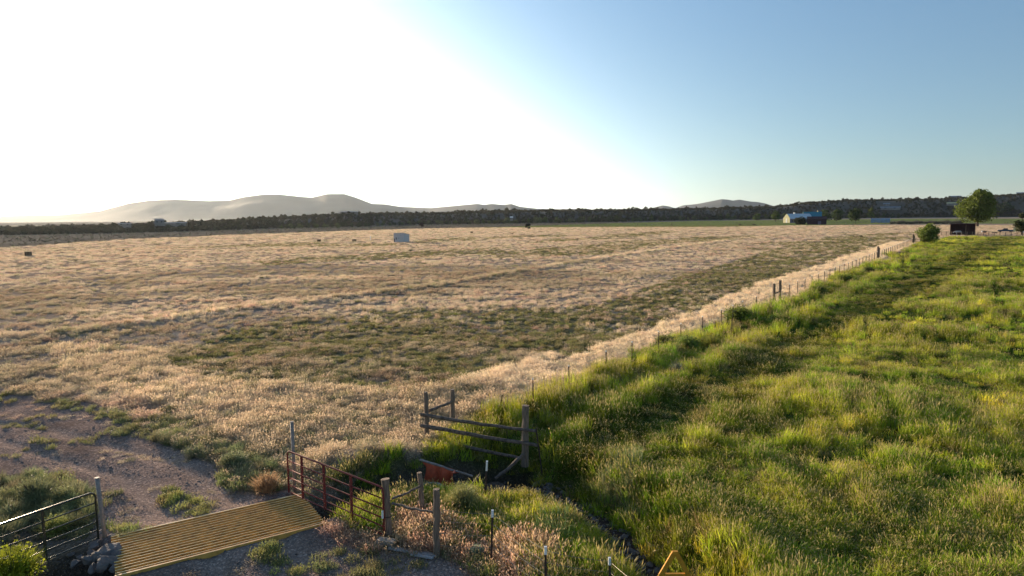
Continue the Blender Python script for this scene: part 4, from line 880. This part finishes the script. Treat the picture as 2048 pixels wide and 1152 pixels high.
for i, (px, py, wpx, hpx, lb) in enumerate([(50, 512, 10, 7, 'square dark bale at the far left of the field'), (636, 484, 7, 5, 'dark bale left of its twin before the white shed'), (707, 483, 8, 4.5, 'dark bale nearest the white shed on its left'), (943, 467, 5, 3.5, 'tiny dark bale beyond the white shed on its right')]):
    D = dist(gp(px, py)); P, r_, e_ = frame_at(px, D); k = D/FPX; rt = empty('hay_bale', P, math.atan2(r_.y, r_.x), lb, 'bale')
    MB().box((0, 0, hpx*k/2), (wpx*k, wpx*k*.6, hpx*k)).build('bale', M_BALE, rt)
    for s_ in (-.25, .25): MB().box((wpx*k*s_, 0, hpx*k/2), (.06, wpx*k*.6+.03, hpx*k+.03)).build('twine', M_ROPE, rt)
for i, (px, py, wpx, hpx, lb) in enumerate([(911, 480, 15, 3.5, 'low dark bush right of the white shed'), (821, 503, 8, 6, 'small grey bush below the white shed'), (152, 523, 10, 5, 'small dark bush in the left part of the field'), (247, 503, 5, 6, 'small upright bush beyond the dark patch at left'), (990, 474, 4, 3, 'tiny dark bush left of the green strip'), (1235, 474, 4, 4, 'tiny dark tuft in the middle of the far field'), (1028, 518, 6, 4, 'small dark tuft on the near edge of the green strip'), (1722, 474, 9, 4, 'small dark mound in the olive field near the far end'), (1035, 487, 6, 3, 'dark tuft among the others right of the shed'), (1056, 485, 8, 3, 'darkest tuft of the small row right of the shed'), (1075, 484, 7, 3, 'grey tuft at the right end of the small row'), (1480, 451, 9, 4, 'small bush on the far fence line left of the farm'), (1507, 450, 12, 3, 'long low bush on the far fence line by the farm'), (1025, 468, 6, 3, 'small dark heap at the far edge of the tan field')]):
    put_shrub(px, py, wpx, hpx, 'field_bush', lb, 'bush', (.085, .085, .045), 400+i, n=260, tr=.2)
q = gp(741, 480, 0); o = MB().tube([(0, 0, 0), (0, 0, 1.6)], .14, 8).build('field_stake', M_WHITE); o.location = q; tag(o, 'thin pale stake between the bale and the white shed', 'stake')

# ------------------------------------------------------------------ the farm
M_CREAM = mat('cream_wall', (.62, .56, .30), .7, var=.06, nscale=.5); M_BLUER = mat('pale_blue_metal_roof', (.52, .56, .62), .5, .0, var=.12, nscale=1)
M_TEAL = mat('teal_metal_roof', (.03, .20, .27), .45, .2, var=.12, nscale=1); M_PURP = mat('shaded_plum_boards', (.13, .10, .16), .8, var=.2, nscale=1)
M_MAROON = mat('maroon_boards', (.055, .022, .028), .85, var=.3, nscale=1); M_GLASSD = mat('dark_glass', (.03, .035, .045), .15)
D = 690*math.hypot(1, 556/FPX); P, r_, e_ = frame_at(1580, D); k = 690/FPX
bn = empty('barn', P, 0, 'cream gabled barn with a pale blue metal roof at the farmyard', 'barn')
ga = -r_*math.cos(R(40))+e_*math.sin(R(40)); lo = r_*math.cos(R(50))+e_*math.sin(R(50)); GW = 12.5*k/math.cos(R(40)); BL_ = 43*k/math.cos(R(50)); BH = 17.5*k
prof = [(0, 0), (GW, 0), (GW, BH*.50), (GW*.80, BH*.72), (GW*.72, BH*.86), (GW*.5, BH), (GW*.28, BH*.86), (GW*.20, BH*.72), (0, BH*.50)]
prism(MB(), prof, ga, lo*.3).build('gable_wall', M_CREAM, bn)
prism(MB(), [(.15, 0), (GW-.15, 0), (GW-.15, BH*.48), (.15, BH*.48)], ga, lo*(BL_-.4), lo*.32).build('side_wall', M_PURP, bn)
rp = [(-.5, BH*.45), (GW*.20, BH*.71), (GW*.28, BH*.85), (GW*.5, BH*.99), (GW*.72, BH*.85), (GW*.80, BH*.71), (GW+.5, BH*.45), (GW+.5, BH*.49), (GW*.80, BH*.755), (GW*.70, BH*.895), (GW*.5, BH*1.03), (GW*.30, BH*.895), (GW*.20, BH*.755), (-.5, BH*.49)]
rf = prism(MB(), rp, ga, lo*(BL_-.3), lo*.31).build('roof', M_BLUER, bn)
c_ = ga*GW*.5+lo*BL_*.33+Vector((0, 0, BH*1.03)); MB().box(c_+Vector((0, 0, .5)), (1.4, 1.4, 1.4), .5).build('cupola', M_WHITE, rf)
n_ = -lo; dr_ = MB().bar(ga*GW*.5+n_*.05+Vector((0, 0, 0)), ga*GW*.5+n_*.05+Vector((0, 0, BH*.5)), 1.3, .1, up=n_).build('door', M_WHITE, bn)
sdn = -ga; 
for q in (.12, .3, .86): MB().bar(lo*BL_*q-ga*-.1+Vector((0, 0, 1)), lo*BL_*q-ga*-.1+Vector((0, 0, 2.8)), 1.5, .12, up=sdn).build('window', M_GLASSD if q != .86 else M_WHITE, bn)
D = 740*math.hypot(1, 600/FPX); P, r_, e_ = frame_at(1624, D); k = 740/FPX
hs = empty('farmhouse', P, 0, 'farmhouse with a teal metal roof behind the barn', 'house'); W_, Hh = 36*k, 20.5*k
MB().box((0, 0, Hh*.28), (W_, 8, Hh*.56), math.atan2(r_.y, r_.x)).build('wall', M_PURP, hs)
rf = prism(MB(), [(-5, Hh*.52), (0, Hh), (5, Hh*.52)], e_, r_*W_, -r_*W_/2).build('roof', M_TEAL, hs)
MB().box(Vector((0, 0, Hh*1.03))+r_*W_*.28, (.9, .9, 1.4)).build('chimney', M_CREAM, rf)
dm = prism(MB(), [(-2.2, Hh*.55), (0, Hh*1.02), (2.2, Hh*.55)], r_, e_*4, -r_*W_*.46-e_*4.5).build('dormer', M_CREAM, hs)
MB().box(-r_*W_*.46-e_*4.6+Vector((0, 0, Hh*.72)), (1.3, .2, 1.4), math.atan2(r_.y, r_.x)).build('dormer_window', M_GLASSD, dm)
D = 562*math.hypot(1, 610/FPX); P, r_, e_ = frame_at(1634, D); k = 562/FPX
ds = empty('maroon_shed', P, 0, 'large dark maroon shed in front of the teal roof', 'shed'); W_, Hh = 35*k, 16*k
MB().box((0, 0, Hh*.36), (W_, 7, Hh*.72), math.atan2(r_.y, r_.x)).build('wall', M_MAROON, ds)
prism(MB(), [(-4, Hh*.70), (0, Hh), (4, Hh*.70)], e_, r_*W_*1.03, -r_*W_*.515).build('roof', M_MAROON, ds)
MB().box(-e_*3.55+r_*2+Vector((0, 0, 1.4)), (2.4, .12, 2.7), math.atan2(r_.y, r_.x)).build('door', M_PURP, ds)
D = 640*math.hypot(1, 740/FPX); P, r_, e_ = frame_at(1762, D); k = 640/FPX
M_BT = mat('blue_grey_tarp', (.20, .27, .38), .5, var=.2, nscale=.6, bump=.5, bscale=1)
st = empty('covered_haystack', P, 0, 'long haystack under blue grey tarps beside the farm trees', 'haystack')
for i in range(4): prism(MB(), [(-3, 0), (3, 0), (3.05, 3.2), (2, 3.9), (-2, 3.9), (-3.05, 3.2)], e_, r_*8.2*k, r_*(-17.5+i*8.6)*k+Vector((0, 0, 0))).build('tarp_cover', M_BT, st)
M_WALLG = mat('pale_house_wall', (.24, .22, .2), .7, var=.1, nscale=.3); M_BLUED = mat('faded_blue_roof', (.15, .19, .24), .6, var=.1); M_ROOFG = mat('grey_house_roof', (.16, .15, .16), .7, var=.2, nscale=.3)
def far_house(px, pyb, wpx, hpx, label, mr, dback=60, D=None, mw=None):
    D = (D or float(np.interp(px, hp, hD))+dback); P, r_, e_ = frame_at(px, D); k = D/FPX; z0 = CAM_H+(hor(px)-pyb)*k; P.z = z0
    h = empty('distant_house', P, 0, label, 'house'); W_, Hh = wpx*k, hpx*k
    MB().box((0, 0, Hh*.3-1), (W_, 9, Hh*.6+2), math.atan2(r_.y, r_.x)).build('wall', mw or M_WALLG, h)
    prism(MB(), [(-5.5, Hh*.58), (0, Hh), (5.5, Hh*.58)], e_, r_*W_*1.06, -r_*W_*.53).build('roof', mr, h)
    for q in (-.25, .22): MB().box(-e_*4.52+r_*W_*q+Vector((0, 0, Hh*.33)), (W_*.12, .1, Hh*.24), math.atan2(r_.y, r_.x)).build('window', M_GLASSD, h)
far_house(318, 446, 15, 8.5, 'dark square house on the skyline below the left mountain', M_ROOFG, 40)
far_house(340, 448, 50, 4, 'long low building beside the dark square house at left', M_ROOFG, 46)
far_house(248, 449, 20, 4, 'low building left of the long one on the left skyline', M_ROOFG, 40)
far_house(698, 428, 34, 5, 'dark low house on the skyline of the middle mesa', M_ROOFG, 95)
far_house(1023, 438, 6, 5, 'tiny pale blue house among the trees of the middle mesa', M_WHITE, -60)
far_house(1772, 413, 10, 4, 'small house with a pale blue roof on the right mesa', M_BLUED, 55)
far_house(1780, 419, 30, 4, 'long pale roofed building lower on the right mesa', M_BLUED, 25)
far_house(1908, 401, 17, 3.5, 'pale house on the skyline left of the cottonwood', M_BLUED, 130)
far_house(2040, 396.5, 13, 3.5, 'pale house on the skyline at the right edge', M_BLUED, 130)
far_house(1902, 412, 14, 3.5, 'small tan roofed house below the skyline left of the cottonwood', M_CREAM, 30)
# poplars by the dark square house
for i, px in enumerate((331, 338, 347, 352, 358, 363, 372)):
    T(px, 439+(i % 3), 449, 4 if i != 1 else 6, 'poplar_tree', 'slim dark poplar in the row right of the square house on the left skyline', 'tree', (.05, .05, .03), 60+i, D=float(np.interp(px, hp, hD))+40, group='poplars on the left skyline', lobes=5, per=40, bottom=.0)

# ------------------------------------------------------------------ the corral at right
D = dist(gp(1927, 471)); P, r_, e_ = frame_at(1927, D); k = D/FPX; rz = math.atan2(r_.y, r_.x)
hsd = empty('open_shed', P, 0, 'dark open fronted horse shed with a flat overhanging roof', 'shed'); W_, Hh = 35*k, 20*k
MB().box(e_*3.6+Vector((0, 0, Hh*.47)), (W_, .12, Hh*.94), rz).build('back_wall', M_MAROON, hsd)
for s_ in (-1, 1): MB().box(r_*s_*W_*.5+e_*1.8+Vector((0, 0, Hh*.46)), (.12, 3.5, Hh*.92), rz).build('side_wall', M_MAROON, hsd)
for s_ in (-.5, .13, .5): MB().box(r_*s_*W_*.98-e_*.05+Vector((0, 0, Hh*.47)), (.16, .16, Hh*.94), rz).build('post', M_WOOD, hsd)
MB().box(e_*1.6+Vector((0, 0, Hh*.97)), (W_*1.1, 5.0, .28), rz).build('roof', M_MAROON, hsd)
# horse (skin modifier)
def skin_obj(name, V, E, rad, m, parent, levels=1):
    me = bpy.data.meshes.new(name); me.from_pydata(V, E, []); me.materials.append(m); o = bpy.data.objects.new(name, me); C.objects.link(o); o.parent = parent
    sk = o.modifiers.new('skin', 'SKIN'); sk.use_smooth_shade = True
    for i, r in enumerate(rad): me.skin_vertices[0].data[i].radius = (r[0], r[1]) if isinstance(r, tuple) else (r, r)
    me.skin_vertices[0].data[0].use_root = True
    s2 = o.modifiers.new('sub', 'SUBSURF'); s2.levels = levels; s2.render_levels = levels; return o
P, r_, e_ = frame_at(1920, D-2.5); ho = empty('horse', P, math.atan2(r_.y, r_.x)+.15, 'pale grey horse standing in front of the open shed with lowered head', 'horse')
ho.scale = (1.2, 1.2, 1.25); M_HORSE = mat('pale_grey_coat', (.46, .42, .38), .7, var=.12, nscale=2)
HV = [(0, 0, 1.15), (.5, 0, 1.2), (.78, 0, 1.15), (-.45, 0, 1.15), (-.75, 0, 1.2), (-1.0, 0, 1.25), (-1.25, 0, 1.15), (-1.42, 0, .98), (-1.58, 0, .78),
      (.66, .18, .85), (.74, .18, .55), (.66, .18, .05), (.66, -.18, .85), (.70, -.18, .55), (.60, -.18, .05),
      (-.6, .17, .85), (-.6, .17, .5), (-.62, .17, .05), (-.6, -.17, .85), (-.64, -.17, .5), (-.7, -.17, .05)]
HE = [(0, 1), (1, 2), (0, 3), (3, 4), (4, 5), (5, 6), (6, 7), (7, 8), (2, 9), (9, 10), (10, 11), (2, 12), (12, 13), (13, 14), (4, 15), (15, 16), (16, 17), (4, 18), (18, 19), (19, 20)]
HR = [.30, .29, .24, .31, .25, .17, .13, .12, .07, .15, .07, .055, .15, .07, .055, .12, .06, .055, .12, .06, .055]
skin_obj('body', HV, HE, HR, M_HORSE, ho)
MB().tube([(.98, 0, 1.25), (1.06, 0, 1.0), (1.04, 0, .6)], [.05, .07, .02], 6).build('tail', M_TRUNK, ho)
MB().tube([(-.75, 0, 1.46), (-1.05, 0, 1.42), (-1.3, 0, 1.24)], [.03, .05, .03], 5).build('mane', M_TRUNK, ho)
# corral fence
A = gp(1882, 471, 0); B = gp(2180, 474, 0); cfn = empty('corral_fence', A, 0, 'low wooden rail fence along the far edge of the green pasture', 'fence'); v = B-A; n_ = 26
for i in range(n_+1):
    q = v*(i/n_); MB().box(q+Vector((0, 0, .75)), (.16, .16, 1.5)).build('post', M_WOOD, cfn)
for z_ in (.45, .9, 1.35): MB().tube([v*(i/8)+Vector((0, -.1, z_+.03*(i % 2))) for i in range(9)], .055, 6).build('rail', M_LOG, cfn)
# pickup
q = gp(2013, 465, 0); D2 = dist(q); P, r_, e_ = frame_at(2013, D2); k = D2/FPX
pk = empty('pickup_truck', P, math.atan2(r_.y, r_.x), 'dark blue pickup truck parked behind the corral rails', 'pickup')
M_BLUEC = mat('dark_blue_car_paint', (.025, .055, .10), .25, .1, var=.1); M_TYRE = mat('tyre_rubber', (.02, .02, .02), .8); s_ = 1.0
Y_ = Vector((0, 1, 0)); X_ = Vector((1, 0, 0))
prism(MB(), [(-2.7, .45), (2.7, .45), (2.7, 1.12), (.95, 1.16), (-1.1, 1.16), (-2.6, 1.05), (-2.75, .75)], X_, Y_*1.85, -Y_*.92).build('body', M_BLUEC, pk)
prism(MB(), [(-1.15, 1.16), (.9, 1.16), (.75, 1.75), (-.55, 1.78)], X_, Y_*1.6, -Y_*.8).build('cab', M_BLUEC, pk)
prism(MB(), [(-.95, 1.2), (-.15, 1.2), (-.15, 1.66), (-.52, 1.66)], X_, Y_*.02, -Y_*.83).build('side_window', M_GLASSD, pk); prism(MB(), [(-.05, 1.2), (.75, 1.2), (.66, 1.66), (-.05, 1.66)], X_, Y_*.02, -Y_*.83).build('side_window', M_GLASSD, pk)
for wx2 in (-1.75, 1.7):
    for sy in (-1, 1): MB().tube([(wx2, sy*.7, .38), (wx2, sy*.95, .38)], .38, 14).build('wheel', M_TYRE, pk)
for sy in (-.65, .65): MB().box((-2.76, sy, .9), (.06, .3, .2)).build('headlight', M_WHITE, pk)
# small hutch, tubs and sticks at the right
q = gp(2036, 464, 0); P, r_, e_ = frame_at(2034, dist(q)); hu = empty('hutch', P, math.atan2(r_.y, r_.x), 'small tan sided hutch with a sloping red brown roof right of the pickup', 'hutch')
MB().box((0, 0, 1.0), (1.9, 1.6, 2.0)).build('wall', M_CREAM, hu); prism(MB(), [(-1.3, 1.85), (1.3, 2.45), (1.3, 2.6), (-1.3, 2.0)], X_, Y_*2.1, -Y_*1.05).build('roof', mat('red_brown_roof', (.22, .08, .05), .8), hu)
for (px, py, r0, h0, lb, mm) in ((1964, 465, .28, .7, 'small white tub near the corral fence', M_WHITE), (1969, 466, .7, .75, 'dark round water trough beside the small white tub', M_TYRE), (1989, 467, .8, .6, 'second dark trough farther right along the corral', M_TYRE), (2046, 466, .45, .9, 'white barrel at the right edge of the corral', M_WHITE)):
    q = gp(px, py, 0); rt = empty('water_tub', q, 0, lb, 'tub'); MB().tube([(0, 0, 0), (0, 0, h0)], [r0, r0*1.08], 16).build('tub', mm, rt); MB().tube([(0, 0, h0), (0, 0, h0+.04)], [r0*1.12, r0*1.12], 16).build('rim', mm, rt)
# ------------------------------------------------------------------ the air
bm_ = MB().box((0, 0, 0), (24000, 24000, 330)); M_HAZE = bpy.data.materials.new('haze_air'); M_HAZE.use_nodes = True; t = M_HAZE.node_tree; t.nodes.clear()
o_ = t.nodes.new('ShaderNodeOutputMaterial'); pv = t.nodes.new('ShaderNodeVolumePrincipled'); pv.inputs['Color'].default_value = (.80, .91, 1.0, 1); pv.inputs['Density'].default_value = 2.3e-5; pv.inputs['Anisotropy'].default_value = .50
t.links.new(pv.outputs[0], o_.inputs['Volume']); hzb = bm_.build('haze', M_HAZE); hzb.location = (0, 0, 165-3); tag(hzb, 'thin sunlit air between the fields and the mountains', 'haze', kind='stuff')
